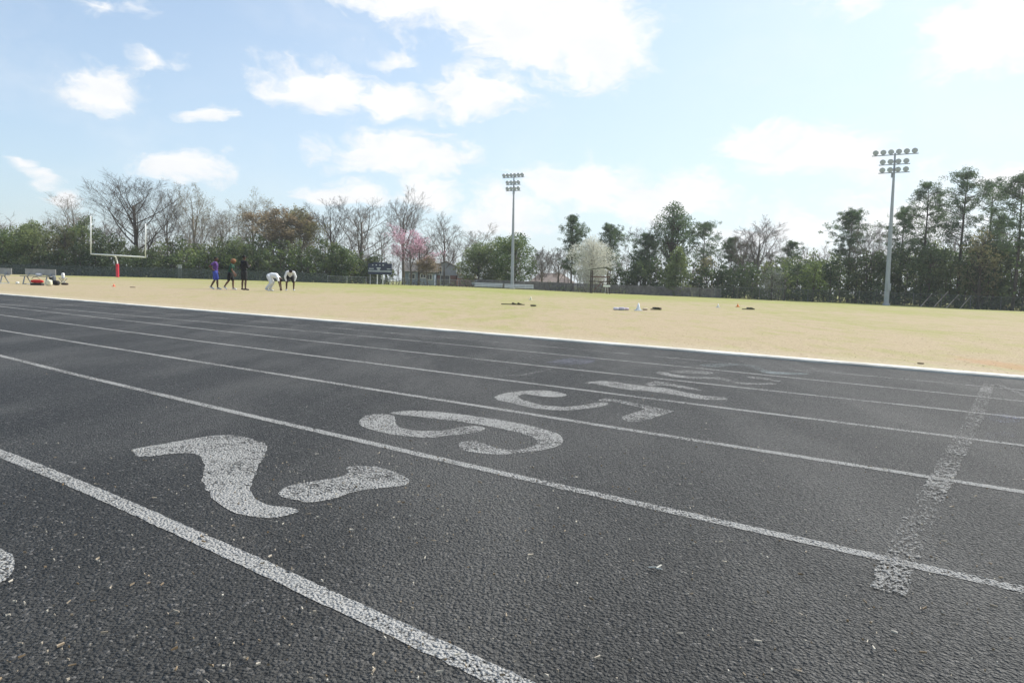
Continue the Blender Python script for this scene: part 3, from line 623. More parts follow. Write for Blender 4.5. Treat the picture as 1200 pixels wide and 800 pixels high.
# brushwood: bare grey-brown scrub far behind
def brush(name, prof, back, seed, label, step=3.2, tw=TWIG_BRN):
    R = np.random.default_rng(seed); m = MB(); xs = [q[0] for q in prof]; x = xs[0]
    while x < xs[-1]:
        yt = np.interp(x, xs, [q[1] for q in prof]) + R.normal(0, 6); yb, D = E(x); D += back + R.uniform(0, 8)
        X, _ = zat(x, yb, D); _, Zt = zat(x, yt, D); z0 = gz(X, D); H = Zt - z0
        p = np.array([X, D, z0 - .1]); pts = [p]; d = np.array([R.normal(0, .12), 0, 1.])
        for k in range(4): d = rnd_dir(d, .07, R); pts.append(pts[-1] + d * H / 4)
        m.tube(pts, [.09, .07, .05, .03, .012], 4, caps=False)
        for k in range(24):
            f = R.uniform(.25, .98); i = min(int(f * 4), 3); q = pts[i] + (pts[i + 1] - pts[i]) * (f * 4 - i); d2 = rnd_dir((R.normal(), R.normal(), 1.1), .2, R); L2 = R.uniform(.12, .3) * H * (1.1 - f)+.4
            e = q + d2 * L2; m.tube([q, (q + e) / 2 + R.normal(0, .08, 3), e], [.022, .016, .01], 3, caps=False)
            for k2 in range(5):
                g = q + (e - q) * R.uniform(.3, 1); d3 = rnd_dir(d2, .5, R); m.tube([g, g + d3 * R.uniform(.3, 1.)], [.013, .009], 3, caps=False)
        x += step * R.uniform(.6, 1.4)
    o = m.build(name, tw); tag(o, label, 'scrub', kind='stuff'); return o
brush('scrub', [(-60, 262), (60, 262), (100, 262), (200, 264), (260, 256), (330, 246), (400, 262), (440, 276), (470, 286), (540, 290), (560, 300)], 22, 21, 'tangle of bare twiggy scrub behind the left bushes')
brush('scrub', [(560, 300), (640, 298), (700, 300), (760, 290), (850, 294), (900, 292), (960, 296), (1000, 288), (1040, 285), (1200, 270)], 24, 22, 'bare scrub behind the houses and the wood at right', 3.6)

G1 = 'bare trees beyond the field'; G2 = 'evergreen trees beyond the field'; G3 = 'pines beyond the field'
bare_tree(86, 228, 60, 16, 'thin bare tree with upright twigs left of the goal post', seed=1, ang=.4, twig=BARKP, bark=BARKP, group=G1, rmin=.011)
bare_tree(160, 195, 116, 10, 'large spreading bare tree with a round crown just right of the goal post', seed=77, ang=.62, start=.2, kids=(17, 8, 6, 5), twig=BARKD, bark=BARKD, group=G1, thick=.85, rmin=.012, ups=.16)
bare_tree(196, 214, 40, 12, 'slender bare tree with a straight trunk right of the spreading one', seed=3, ang=.5, start=.4, group=G1)
bare_tree(228, 212, 66, 11, 'pale bare tree with fine greenish buds behind the first person', seed=4, ang=.6, bark=BARKP, twig=BARKP, buds=LF_OLIVE, budn=1, budsz=.08, group=G1)
bare_tree(262, 240, 60, 14, 'low bare tree left of the budding olive trees', seed=41, ang=.7, bark=BARK, twig=BARKP, group=G1)
bare_tree(298, 220, 66, 14, 'grey twiggy tree with a few buds above the black-clad person', seed=5, ang=.6, bark=BARKP, twig=BARKP, buds=LF_OLIVE, budn=1, budsz=.09, group=G1)
bare_tree(325, 240, 74, 10, 'brownish tree in young leaf above the bent people', seed=6, ang=.7, buds=LF_BROWN, budn=3, budsz=.15, name='budding_tree', group=G1)
bare_tree(352, 240, 62, 12, 'olive-brown tree in young leaf, right of the brownish one', seed=7, ang=.75, buds=LF_OLIVE, budn=4, budsz=.16, name='budding_tree', group=G1)
bare_tree(392, 228, 80, 12, 'bare tree with fanned dark limbs left of the scoreboard', seed=8, ang=.72, twig=BARKD, bark=BARKD, group=G1)
bare_tree(424, 232, 84, 11, 'wide bare twiggy tree right above the scoreboard\'s left side', seed=9, ang=.75, start=.3, group=G1, kids=(12, 7, 6, 5))
bare_tree(474, 216, 54, 14, 'tall bare tree with upright twigs behind the pink blossom', seed=10, ang=.45, start=.35, twig=BARK, group=G1)
bare_tree(521, 248, 58, 20, 'bare tree rising behind the grey gabled house', seed=11, ang=.55, group=G1)
bare_tree(491, 272, 40, 8, 'small bare tree in front of the blue house', seed=12, ang=.6, group=G1, bark=BARKD)
bare_tree(556, 262, 60, 26, 'pale bare tree behind the round evergreens', seed=13, ang=.7, bark=BARKP, twig=BARKP, group=G1)
bare_tree(482, 262, 58, 7, 'redbud tree covered in pink blossom beside the scoreboard', seed=14, ang=.7, buds=LF_PINK, budn=2, budsz=.11, name='blossom_tree', group='blossoming trees', start=.25)
bare_tree(501, 298, 26, 5, 'small reddish brown budding tree at the corner of the gabled house', seed=15, ang=.7, buds=LF_BROWN, budn=2, budsz=.09, name='budding_tree', group=G1)
leafy_tree(561, 284, 70, 8, 'dark round evergreen tree left of the middle light tower', LF_MID, seed=16, group=G2, nb=34, bot=.1)
leafy_tree(603, 272, 70, 7, 'tall olive green evergreen tree right behind the middle light tower', LF_BRIGHT, seed=17, group=G2, nb=40, bot=.1, tone0=.15)
leafy_tree(583, 276, 58, 11, 'mid green evergreen tree between two round evergreens by the tower', LF_MID, seed=18, group=G2, nb=30, bot=.1)
bare_tree(636, 288, 34, 14, 'small bare tree right of the olive evergreen', seed=19, ang=.6, group=G1)
bare_tree(655, 290, 34, 20, 'thin bare tree above the brown roofed house', seed=20, ang=.6, bark=BARKD, group=G1)
pine(671, 252, 30, 14, 'narrow pine left of the white blossoming tree', seed=21, start=.22, nb=60, group=G3)
pine(713, 263, 40, 18, 'pine with a dense head right behind the white blossoming tree', seed=22, start=.3, nb=56, group=G3)
leafy_tree(694, 277, 64, 7, 'rounded tree full of creamy white blossom left of the lookout stand', LF_WHITE, seed=23, nb=60, per=150, size=.10, bot=.12, name='blossom_tree', group='blossoming trees', bark=BARKP, tone0=.7)
bare_tree(757, 254, 56, 16, 'bare twiggy tree left of the tallest middle pine', seed=24, ang=.65, group=G1, bark=BARKD)
pine(755, 275, 34, 12, 'thin pine below the bare twigs left of the big pine', seed=25, start=.3, group=G3, nb=40)
leafy_tree(790, 236, 58, 14, 'big round-headed pine, the tallest in the middle of the tree line', LF_PINE, seed=26, nb=70, per=70, size=.15, bot=.42, name='pine_tree', group=G3, tone0=.5)
pine(822, 262, 48, 16, 'pine leaning right with open branches beside the round-headed pine', seed=27, start=.4, group=G3, lean=.04)
leafy_tree(793, 288, 44, 3.5, 'dense conical green cedar below the big round-headed pine', LF_MID, seed=28, group=G2, shape='cone', nb=46, bot=.04, per=120)
leafy_tree(828, 300, 36, 8, 'olive brown bushy tree right of the dark cedar', LF_OLIVE, seed=29, group=G2, nb=24, bot=.08)
leafy_tree(750, 304, 50, 6, 'low dark evergreen right of the lookout stand', LF_DARK, seed=30, group=G2, nb=30, bot=.03)
pine(856, 280, 36, 18, 'small pine left of the bare twin-topped tree', seed=31, start=.35, group=G3)
bare_tree(887, 250, 68, 12, 'bare grey tree with upright twin tops in the right half', seed=33, ang=.5, start=.3, group=G1)
bare_tree(870, 272, 40, 15, 'brown bare tree left of the twin-topped tree', seed=34, ang=.5, group=G1, twig=TWIG_BRN)
leafy_tree(905, 313, 44, 1.9, 'pale dusty shrub with whitish blossom at the right fence', LF_DUSTY, seed=35, group='shrubs at the fence', nb=26, bot=.05, name='flowering_shrub', cat='shrub', size=.11)
leafy_tree(820, 336, 18, 1.8, 'small whitish shrub by the wooden fence below the cedar', LF_DUSTY, seed=36, group='shrubs at the fence', nb=12, bot=.05, name='flowering_shrub', cat='shrub', size=.08)
leafy_tree(920, 310, 26, 2.6, 'light green bush between the dusty shrub and the round bush', LF_BRIGHT, seed=37, group='shrubs at the fence', nb=14, bot=.1, name='shrub', cat='shrub')
leafy_tree(953, 304, 42, 2.4, 'round bush with bright green top, right of the dusty shrub', LF_BRIGHT, seed=38, group='shrubs at the fence', nb=28, bot=.03, name='shrub', cat='shrub', tone0=.45)
pine(928, 283, 30, 18, 'small pine behind the round green bush', seed=39, start=.3, group=G3, nb=22)
leafy_tree(952, 292, 34, 14, 'low evergreen behind the round green bush', LF_MID, seed=40, group=G2, nb=20)
pine(996, 246, 44, 10, 'lone open pine left of the right light tower', seed=42, start=.42, group=G3, nb=44)
bare_tree(1019, 262, 56, 8, 'bare tree with a leaning trunk just left of the right light tower', seed=43, ang=.65, group=G1, lean=-.08)
pine(1056, 244, 52, 12, 'lower pine behind the right light tower', seed=44, start=.35, group=G3, nb=36)
pine(1084, 212, 52, 9, 'tall pine first to the right of the right light tower', seed=45, start=.4, group=G3, nb=36, per=1.0)
pine(1128, 198, 54, 8, 'tallest pine with flat open tiers of the right cluster', seed=47, start=.42, group=G3, nb=34, per=1.0)
pine(1158, 208, 44, 12, 'tall pine close behind the tallest pine of the right cluster', seed=48, start=.45, group=G3, nb=26, per=.9)
pine(1166, 252, 40, 9, 'lower dense pine with low drooping limbs near the right edge', seed=49, start=.25, group=G3, nb=34, per=.9)
pine(1193, 202, 52, 6, 'tall bare-stemmed pine at the right edge', seed=50, start=.45, group=G3, nb=34, per=1.0)
leafy_tree(1150, 268, 60, 5, 'olive twiggy evergreen below the tall pines at right', LF_OLIVE, seed=51, group=G2, nb=34, bot=.1, per=60)
leafy_tree(1090, 285, 56, 5, 'dark evergreen between the light tower and the leaning poles', LF_DARK, seed=52, group=G2, nb=30, bot=.05)
leafy_tree(38, 258, 62, 8, 'bright topped evergreen tree at the far left', LF_MID, seed=53, group=G2, nb=32, bot=.05, tone0=.62)
leafy_tree(4, 268, 50, 5, 'yellowish green bush at the left edge', LF_BRIGHT, seed=54, group='shrubs at the fence', nb=30, bot=.03, name='shrub', cat='shrub', tone0=.3)
leafy_tree(98, 252, 44, 9, 'dark evergreen tree behind the goal post\'s left upright', LF_DARK, seed=55, group=G2, nb=30, bot=.05, tone0=.6)
leafy_tree(77, 262, 36, 5, 'brownish green round tree above the bench', LF_OLIVE, seed=56, group=G2, nb=26, bot=.05, tone0=.2)
leafy_tree(400, 288, 46, 4, 'mid green bush with yellow tips left of the scoreboard', LF_BRIGHT, seed=57, group='shrubs at the fence', nb=26, bot=.03, name='shrub', cat='shrub', tone0=.1)
leafy_tree(275, 276, 46, 5, 'round green bush behind the three standing people', LF_MID, seed=58, group='shrubs at the fence', nb=30, bot=.03, name='shrub', cat='shrub', tone0=.6)
leafy_tree(50, 304, 24, 1.5, 'small shrub with pinkish white blossom behind the bench', LF_DUSTY, seed=59, group='shrubs at the fence', nb=12, bot=.2, name='flowering_shrub', cat='shrub', size=.07, per=60)

# ------------------------------------------------------------------ fences
def fence_pts(x0, x1, back, step=20):
    n = max(1, int((x1 - x0) / step)); return [spot(x0 + (x1 - x0) * i / n, back) for i in range(n + 1)]
def mesh_fab(name, color, cov, scale=(1, 1, 1)):
    m = bpy.data.materials.new(name); m.use_nodes = True; t = m.node_tree; b = t.nodes['Principled BSDF']; o = t.nodes['Material Output']
    b.inputs['Roughness'].default_value = .8; c = N(t, 'ShaderNodeTexCoord'); n = tn(t, 1.2, 4, .6, c.outputs['Object'])
    t.links.new(mixc(t, n.outputs[0], tuple(q * .7 for q in color), tuple(q * 1.3 for q in color)), b.inputs['Base Color'])
    tr = N(t, 'ShaderNodeBsdfTransparent'); ms = N(t, 'ShaderNodeMixShader'); t.links.new(mrange(t, n.outputs[0], .3, .7, cov - .1, cov + .1), ms.inputs[0])
    t.links.new(tr.outputs[0], ms.inputs[1]); t.links.new(b.outputs[0], ms.inputs[2]); t.links.new(ms.outputs[0], o.inputs[0]); return m
WIND = mesh_fab('windscreen_mesh', (.05, .066, .06), .72); LINK = mesh_fab('chain_link_wire', (.22, .23, .24), .22)
def fence(x0, x1, back, h, panel_mat, label, rail=STEEL, post_step=3.0, name='chain_link_fence', group='fences round the field'):
    pts = fence_pts(x0, x1, back); o = thing(name, label, 'fence', pts[0], 0, group); B = np.array(pts[0])
    m = MB(); m2 = MB(); m3 = MB()
    for a, b_ in zip(pts[:-1], pts[1:]):
        a = np.array(a) - B; b_ = np.array(b_) - B; L_ = np.linalg.norm(b_ - a)
        m.add([a, b_, b_ + (0, 0, h), a + (0, 0, h)], [(0, 1, 2, 3)])
        m2.tube([a + (0, 0, h), b_ + (0, 0, h)], .022, 6)
    # posts, each its own part
    d = 0; k = 0; acc = 0
    for a, b_ in zip(pts[:-1], pts[1:]):
        a = np.array(a) - B; b_ = np.array(b_) - B; L_ = np.linalg.norm(b_ - a); 
        while acc <= L_:
            p = a + (b_ - a) * acc / L_; q = MB(); q.tube([(0, 0, -.3), (0, 0, h + .05)], .033, 6); q.ball((0, 0, h + .06), .04, 6, 4); q.build('post', rail, o, loc=tuple(p)); acc += post_step
        acc -= L_
    m.build('mesh_panel', panel_mat, o); m2.build('top_rail', rail, o); return o
DKRAIL = mat('dark_rail', (.05, .06, .06), .6)
fence(-60, 384, .6, 1.5, WIND, 'fence hung with dark green windscreen behind the goal post', DKRAIL)
fence(384, 560, .8, 1.1, LINK, 'low see-through chain link fence in front of the houses')
fence(838, 1260, .6, 1.55, mesh_fab('windscreen_sparse', (.06, .07, .065), .3), 'tall dark chain link fence along the wood at right', mat('grey_green_rail', (.13, .14, .13), .7))  # mesh with lower coverage than the left windscreen
# wooden fence
WOOD = mat('weathered_boards', (.17, .155, .145), .9, noise=.3, nscale=2.5)
pts = fence_pts(556, 845, 2.0, 12); wo = thing('board_fence', 'weathered grey board fence behind bleachers and lookout stand', 'fence', pts[0], 0, 'fences round the field'); B = np.array(pts[0])
bm_ = MB(); rl = MB()
for a, b_ in zip(pts[:-1], pts[1:]):
    a = np.array(a) - B; b_ = np.array(b_) - B; L_ = np.linalg.norm(b_ - a); nb_ = int(L_ / .15); an_ = math.atan2(b_[1] - a[1], b_[0] - a[0])
    for i in range(nb_):
        p = a + (b_ - a) * (i + .5) / nb_; hgt = 1.35 + random.gauss(0, .02); bm_.box((p[0], p[1], p[2] + hgt / 2), (.135, .02, hgt), an_)
    for z in (.35, 1.1): rl.beam(a + (0, .04, z), b_ + (0, .04, z), .04, .09)
bm_.build('boards', WOOD, wo); rl.build('rails', WOOD, wo)

# ------------------------------------------------------------------ light towers
LENS = mat('lamp_lens', (.44, .48, .60), .5, .0, .15, 5, spec=.3); LAMPB = mat('lamp_housing', (.34, .36, .42), .5, .2, .08, 5); POLE = mat('pole_steel', (.36, .38, .41), .45, .3, .08, 1.5)
def light_tower(xb, yb, xt, yt, D, label, face, arm_px):
    X, _ = zat(xb, yb, D); z0 = gz(X, D); Xt, Zt = zat(xt, yt, D); H = Zt - z0
    o = thing('light_tower', label, 'light tower', (X, D, z0), 0, 'floodlight towers')
    dx = Xt - X
    m = MB(); m.tube([(0, 0, -.3), (dx * .5, 0, H * .5), (dx, 0, H)], [.30, .21, .10], 14); m.tube([(0, 0, 0), (0, 0, .25)], [.42, .40], 14); m.build('pole', POLE, o, smooth=False)
    rows = [(6, H + .12, 1.0), (4, H - 1.0, .67), (4, H - 1.95, .67)]
    fa = face; fd = np.array([math.cos(fa), math.sin(fa), 0]); ad_ = np.array([-math.sin(fa), math.cos(fa), 0])
    wfull = arm_px * D / F / abs(ad_[0])
    for (n, z, k) in rows:
        wd = wfull * k; a = MB(); off = fd * .18; zz = z - .35
        c0 = np.array([dx * zz / H, 0, zz]) + off; a.beam(c0 - ad_ * wd / 2, c0 + ad_ * wd / 2, .09, .10); a.beam(c0 - off * 1.2, c0, .1, .1); a.build('crossarm', POLE, o)
        for i in range(n):
            q = c0 + ad_ * wd * ((i + .5) / n - .5) * (n / (n - .0)) ; L_ = MB(); dn = fd * .86 + np.array([0, 0, -.5]); dn /= np.linalg.norm(dn); c = np.array([0, 0, .42])
            L_.tube([c - dn * .34, c - dn * .28, c - dn * .05, c + dn * .16, c + dn * .20], [.08, .13, .18, .31, .32], 14); L_.beam((0, 0, 0), (0, 0, .2), .05, .25)
            lo = L_.build('floodlight', LAMPB, o, loc=tuple(q)); g = MB(); g.tube([c + dn * .19, c + dn * .225], [.29, .26], 14); g.build('lens', LENS, lo)
    bx = MB(); bx.box((dx * .85 - .0, .22, H * .86), (.35, .2, .6)); bx.box((dx * .1, -.33, 2.2), (.4, .2, .9)) ; bx.build('control_box', POLE, o)
light_tower(600.2, 338.5, 602.3, 206.5, 111, 'grey floodlight tower in the middle, behind the silver bleachers', math.radians(-118), 25)
light_tower(1038.5, 357.8, 1049, 179.5, 83.5, 'taller looking floodlight tower at right, in front of the pines', math.radians(-122), 40)

# ------------------------------------------------------------------ goal post
X, D, z = *[zat(133.5, 325, 96)[0]], 96, 0
z = gz(X, 96); gp = thing('goal_post', 'white football goal post with red padding on its base', 'goal post', (X, 96, z))
RED = mat('red_padding', (.62, .03, .06), .6, noise=.1)
q0 = zat(106.5, 297.5, 96); q1 = zat(170.5, 301.5, 96); cz = (q0[1] + q1[1]) / 2 - z
m = MB(); m.tube([(0, .9, -.2), (0, .9, cz - .8), (0, .6, cz - .25), (0, 0, cz)], [.085] * 4, 10); m.tube([(0,.9,-.2),(0,.9,.2)], .1, 10); m.build('gooseneck', WHITEP, gp, smooth=True)
m = MB(); m.tube([(0, .9, 0), (0, .9, 1.85)], .2, 14); m.build('padding', RED, gp, smooth=False)
xl = q0[0] - X; xr = q1[0] - X
m = MB(); m.tube([(xl, 0, cz + .12), (xr, 0, cz - .12)], .105, 10); m.build('crossbar', WHITEP, gp, smooth=True)
for xx, zz in ((xl, cz + .12), (xr, cz - .12)):
    m = MB(); m.tube([(xx, 0, zz - .08), (xx + .08, 0, zz + (5.2 if xx == xl else 4.6))], .08, 8); m.build('upright', WHITEP, gp, smooth=True)

# ------------------------------------------------------------------ scoreboard
y_, D_ = E(445); D_ -= .5
xa, zt = zat(431.5, 308.3, D_); xb_, zb = zat(459, 322, D_); Xc = (xa + xb_) / 2; z = gz(Xc, D_); Wd = xb_ - xa
so = thing('scoreboard', 'navy scoreboard with a pale band standing on white posts', 'scoreboard', (Xc, D_, z))
NAVY = mat('navy_panel', (.02, .03, .065), .5, noise=.2, nscale=3); BAND = mat('pale_grey_band', (.30, .33, .36), .6, noise=.2, nscale=4); WL = mat('white_lettering', (.6, .62, .64), .6)
hb = zt - zb; cz = (zt + zb) / 2 - z
m = MB(); m.box((0, 0, cz), (Wd, .25, hb)); m.box((0, 0, cz + hb * .5 + .09), (Wd * .62, .2, .16)); m.build('panel', NAVY, so)
m = MB(); m.box((0, -.13, cz - hb * .2), (Wd * .98, .02, hb * .15)); m.box((-Wd * .36, -.13, cz + .02), (Wd * .2, .02, hb * .1)); m.box((Wd * .38, -.13, cz + .02), (Wd * .16, .02, hb * .1)); m.build('pale_band', BAND, so)
m = MB(); 
for (xx, zz, ww_, h_) in ((-.05, .06, .34, .05), (-.05, -.04, .2, .05), (-.3, .28, .08, .05), (-.15, .29, .1, .05), (.0, .29, .08, .05), (.14, .29, .12, .05)): m.box((xx * Wd, -.135, cz + zz * hb * 1.2), (ww_ * Wd * .5, .02, h_ * hb * 1.6))
m.build('score_windows', WL, so)
for k in (-.42, -.12, .12, .42):
    m = MB(); m.beam((k * Wd, .2, -.1), (k * Wd, .2, cz + hb * .4), .12, .12); m.build('post', WHITEP if abs(k) < .2 else STEEL, so)

# ------------------------------------------------------------------ houses
SID = mat('grey_blue_siding', (.37, .38, .43), .8, noise=.08, nscale=2); BLUE = mat('blue_siding', (.28, .34, .42), .8, noise=.1, nscale=2); ROOF = mat('shingle_roof', (.17, .155, .14), .95, noise=.25, nscale=3)
GLASS = mat('window_glass', (.05, .06, .07), .12, spec=.8); DEN = mat('dark_trim', (.08, .07, .07), .7)
def brickmat(name, c1, c2):
    m = bpy.data.materials.new(name); m.use_nodes = True; t = m.node_tree; b = t.nodes['Principled BSDF']; c = N(t, 'ShaderNodeTexCoord'); mp = N(t, 'ShaderNodeMapping'); mp.inputs['Rotation'].default_value = (PI / 2, 0, 0); t.links.new(c.outputs['Object'], mp.inputs[0])
    br = N(t, 'ShaderNodeTexBrick'); br.inputs['Scale'].default_value = 4; br.inputs['Color1'].default_value = c1 + (1,); br.inputs['Color2'].default_value = c2 + (1,); br.inputs['Mortar'].default_value = (.35, .32, .3, 1); br.inputs['Mortar Size'].default_value = .015
    t.links.new(mp.outputs[0], br.inputs[0]); t.links.new(br.outputs[0], b.inputs['Base Color']); b.inputs['Roughness'].default_value = .9; return m
BRICK = brickmat('red_brick', (.22, .09, .07), (.28, .12, .09)); BRICKP = brickmat('brown_brick', (.24, .14, .10), (.30, .18, .13))
def zpx(px, py, D): return zat(px, py, D)
def window(parent, x, y, z, w_, h_, panes=1):
    m = MB()
    for s in (-1, 1): m.box((x + s * (w_ / 2 + .05), y - .04, z), (.10, .08, h_ + .2)); m.box((x, y - .04, z + s * (h_ / 2 + .05)), (w_, .08, .10))
    for i in range(1, panes + 1): m.box((x - w_ / 2 + w_ * i / (panes + 1), y - .035, z), (.06, .06, h_))
    f = m.build('window', WHITEP, parent); g = MB(); g.box((x, y - .012, z), (w_, .02, h_)); g.build('pane', GLASS, f)
Dh = 134
xl, _ = zpx(510, 333, Dh); xr, _ = zpx(534, 333, Dh); xc = (xl + xr) / 2; wd = xr - xl; z0 = gz(xc, Dh)
_, ze = zpx(534, 313.5, Dh); _, zr = zpx(521, 307, Dh); _, zm = zpx(521, 322.5, Dh); ze -= z0; zr -= z0; zm -= z0
h1 = thing('house', 'two storey gabled house, grey siding above red brick, with white window and sliding door', 'house', (xc, Dh, z0), 0, 'houses beyond the field')
m = MB(); m.box((0, 4, zm / 2), (wd, 8, zm)); m.build('brick_wall', BRICK, h1)
m = MB(); hw = wd / 2 + .12
m.add([(-hw, -.12, zm), (hw, -.12, zm), (hw, -.12, ze), (0, -.12, zr), (-hw, -.12, ze), (-hw, 8.1, zm), (hw, 8.1, zm), (hw, 8.1, ze), (0, 8.1, zr), (-hw, 8.1, ze)], [(0, 1, 2, 3, 4), (9, 8, 7, 6, 5), (0, 5, 6, 1), (1, 6, 7, 2), (4, 9, 5, 0)])
m.build('siding_wall', SID, h1)
m = MB()
for s in (-1, 1): m.add([(s * (hw + .35), -.5, ze - .12), (0, -.5, zr + .02), (0, 8.5, zr + .02), (s * (hw + .35), 8.5, ze - .12), (s * (hw + .35), -.5, ze + .06), (0, -.5, zr + .2), (0, 8.5, zr + .2), (s * (hw + .35), 8.5, ze + .06)], [(0, 1, 2, 3), (7, 6, 5, 4), (0, 4, 5, 1), (3, 2, 6, 7), (0, 3, 7, 4)])
m.build('roof', ROOF, h1)
m = MB(); m.box((hw + .03, -.17, (zm + ze) / 2), (.12, .1, ze - zm)); m.build('corner_trim', WHITEP, h1)
window(h1, -wd * .3, -.12, (zm + ze) / 2 + .1, wd * .2, 1.25)
window(h1, -wd * .02, 0, 1.05, wd * .42, 1.75, 1)
# blue low house
xl2, _ = zpx(474, 333, Dh - 4); xr2, _ = zpx(509, 333, Dh - 4); xc2 = (xl2 + xr2) / 2; w2 = xr2 - xl2; z0 = gz(xc2, Dh - 4); _, ze2 = zpx(490, 318, Dh - 4); ze2 -= z0
h2 = thing('house', 'low blue sided house with a brown roof behind the pink tree', 'house', (xc2, Dh - 4, z0), 0, 'houses beyond the field')
m = MB(); m.box((0, 3.5, ze2 / 2), (w2, 7, ze2)); m.build('wall', BLUE, h2)
m = MB(); m.add([(-w2 / 2 - .4, -.5, ze2 - .05), (w2 / 2 + .4, -.5, ze2 - .05), (w2 / 2 + .4, 3.5, ze2 + 1.7), (-w2 / 2 - .4, 3.5, ze2 + 1.7), (-w2 / 2 - .4, 7.5, ze2 - .05), (w2 / 2 + .4, 7.5, ze2 - .05)], [(0, 1, 2, 3), (3, 2, 5, 4), (0, 3, 4), (1, 5, 2), (0, 4, 5, 1)]); m.build('roof', ROOF, h2)
window(h2, -w2 * .25, 0, ze2 * .62, 1.0, .8); window(h2, w2 * .12, 0, ze2 * .68, .9, .6); window(h2, w2 * .33, 0, ze2 * .6, .9, .9)
# brick outbuilding right of the gabled house
xl3, _ = zpx(536, 334, Dh - 2); xr3, _ = zpx(558, 334, Dh - 2); xc3 = (xl3 + xr3) / 2; w3 = xr3 - xl3; z0 = gz(xc3, Dh - 2)
h3 = thing('outbuilding', 'low brick outbuilding with a pale sloping roof right of the gabled house', 'shed', (xc3, Dh - 2, z0))
m = MB(); m.box((0, 2.5, .75), (w3, 5, 1.5)); m.build('wall', BRICK, h3)
m = MB(); m.add([(-w3 / 2 - .3, -.3, 2.4), (w3 / 2 + .3, -.3, 1.5), (w3 / 2 + .3, 5.3, 1.5), (-w3 / 2 - .3, 5.3, 2.4), (-w3 / 2 - .3, -.3, 2.55), (w3 / 2 + .3, -.3, 1.65), (w3 / 2 + .3, 5.3, 1.65), (-w3 / 2 - .3, 5.3, 2.55)], [(0, 1, 2, 3), (7, 6, 5, 4), (0, 4, 5, 1), (1, 5, 6, 2), (2, 6, 7, 3), (3, 7, 4, 0)])
m.build('roof', mat('pale_roof', (.36, .31, .26), .9, noise=.25), h3)
m = MB(); m.add([(-w3 / 2, 0, 1.5), (w3 / 2, 0, 1.5), (-w3 / 2, 0, 2.38), (-w3 / 2, 5, 1.5), (w3 / 2, 5, 1.5), (-w3 / 2, 5, 2.38)], [(0, 1, 2), (3, 5, 4), (0, 2, 5, 3)]); m.build('gable', SID, h3)
# brown roofed house between evergreens and the pines
xl4, _ = zpx(622, 338, 136); xr4, _ = zpx(672, 338, 136); xc4 = (xl4 + xr4) / 2; w4 = xr4 - xl4; z0 = gz(xc4, 136); _, ze4 = zpx(645, 331, 136); _, zr4 = zpx(645, 319.5, 136); ze4 -= z0; zr4 -= z0
h4 = thing('house', 'brown brick house with a wide shingle roof behind the board fence', 'house', (xc4, 136, z0), 0, 'houses beyond the field')
m = MB(); m.box((0, 4.5, ze4 / 2), (w4, 9, ze4)); m.build('wall', BRICKP, h4)
m = MB(); m.add([(-w4 / 2 - .4, -.5, ze4 - .05), (w4 / 2 + .4, -.5, ze4 - .05), (w4 / 2 - 2, 4.5, zr4), (-w4 / 2 + 2, 4.5, zr4), (-w4 / 2 - .4, 9.5, ze4 - .05), (w4 / 2 + .4, 9.5, ze4 - .05)], [(0, 1, 2, 3), (3, 2, 5, 4), (0, 3, 4), (1, 5, 2), (0, 4, 5, 1)]); m.build('roof', mat('brown_shingles', (.24, .20, .18), .95, noise=.2, nscale=3), h4)
window(h4, -w4 * .2, 0, ze4 * .6, 1.2, .9); window(h4, w4 * .2, 0, ze4 * .6, 1.2, .9)
# parked white car behind the low fence (556..566)
Dc = 124; xc5, _ = zpx(563, 336, Dc); z0 = gz(xc5, Dc); CARW = mat('white_car_paint', (.75, .76, .78), .3, spec=.6); TYRE = mat('tyre', (.02, .02, .02), .85)
car = thing('parked_car', 'white parked car half hidden behind the low fence beside the brick outbuilding', 'car', (xc5 + .6, Dc, z0))
m = MB(); pr = [(-2.1, .35), (-2.15, .75), (-1.5, .92), (-1.2, .95), (1.3, .98), (2.05, .9), (2.15, .4)]
nP = len(pr); m.add([(a, -.85, b_) for a, b_ in pr] + [(a, .85, b_) for a, b_ in pr], [tuple(range(nP)), tuple(range(nP, 2 * nP))[::-1]] + [(i, (i + 1) % nP, (i + 1) % nP + nP, i + nP) for i in range(nP)]); m.build('body', CARW, car)
m = MB(); pr = [(-1.3, .95), (-.6, 1.42), (.7, 1.45), (1.5, .98)]; m.add([(a, -.72, b_) for a, b_ in pr] + [(a, .72, b_) for a, b_ in pr], [(0, 1, 2, 3), (7, 6, 5, 4)] + [(i, (i + 1) % 4, (i + 1) % 4 + 4, i + 4) for i in range(4)]); m.build('cabin', GLASS, car)
m = MB(); m.box((.05, 0, 1.46), (1.25, 1.4, .04)); m.build('roof', CARW, car)
for a in (-1.35, 1.35):
    for s in (-.83, .83):
        m = MB(); m.tube([(a, s - .1, .32), (a, s + .1, .32)], .32, 14); wh = m.build('wheel', TYRE, car); m = MB(); m.tube([(a, s - .11, .32), (a, s + .11, .32)], .18, 10); m.build('rim', ALU, wh)

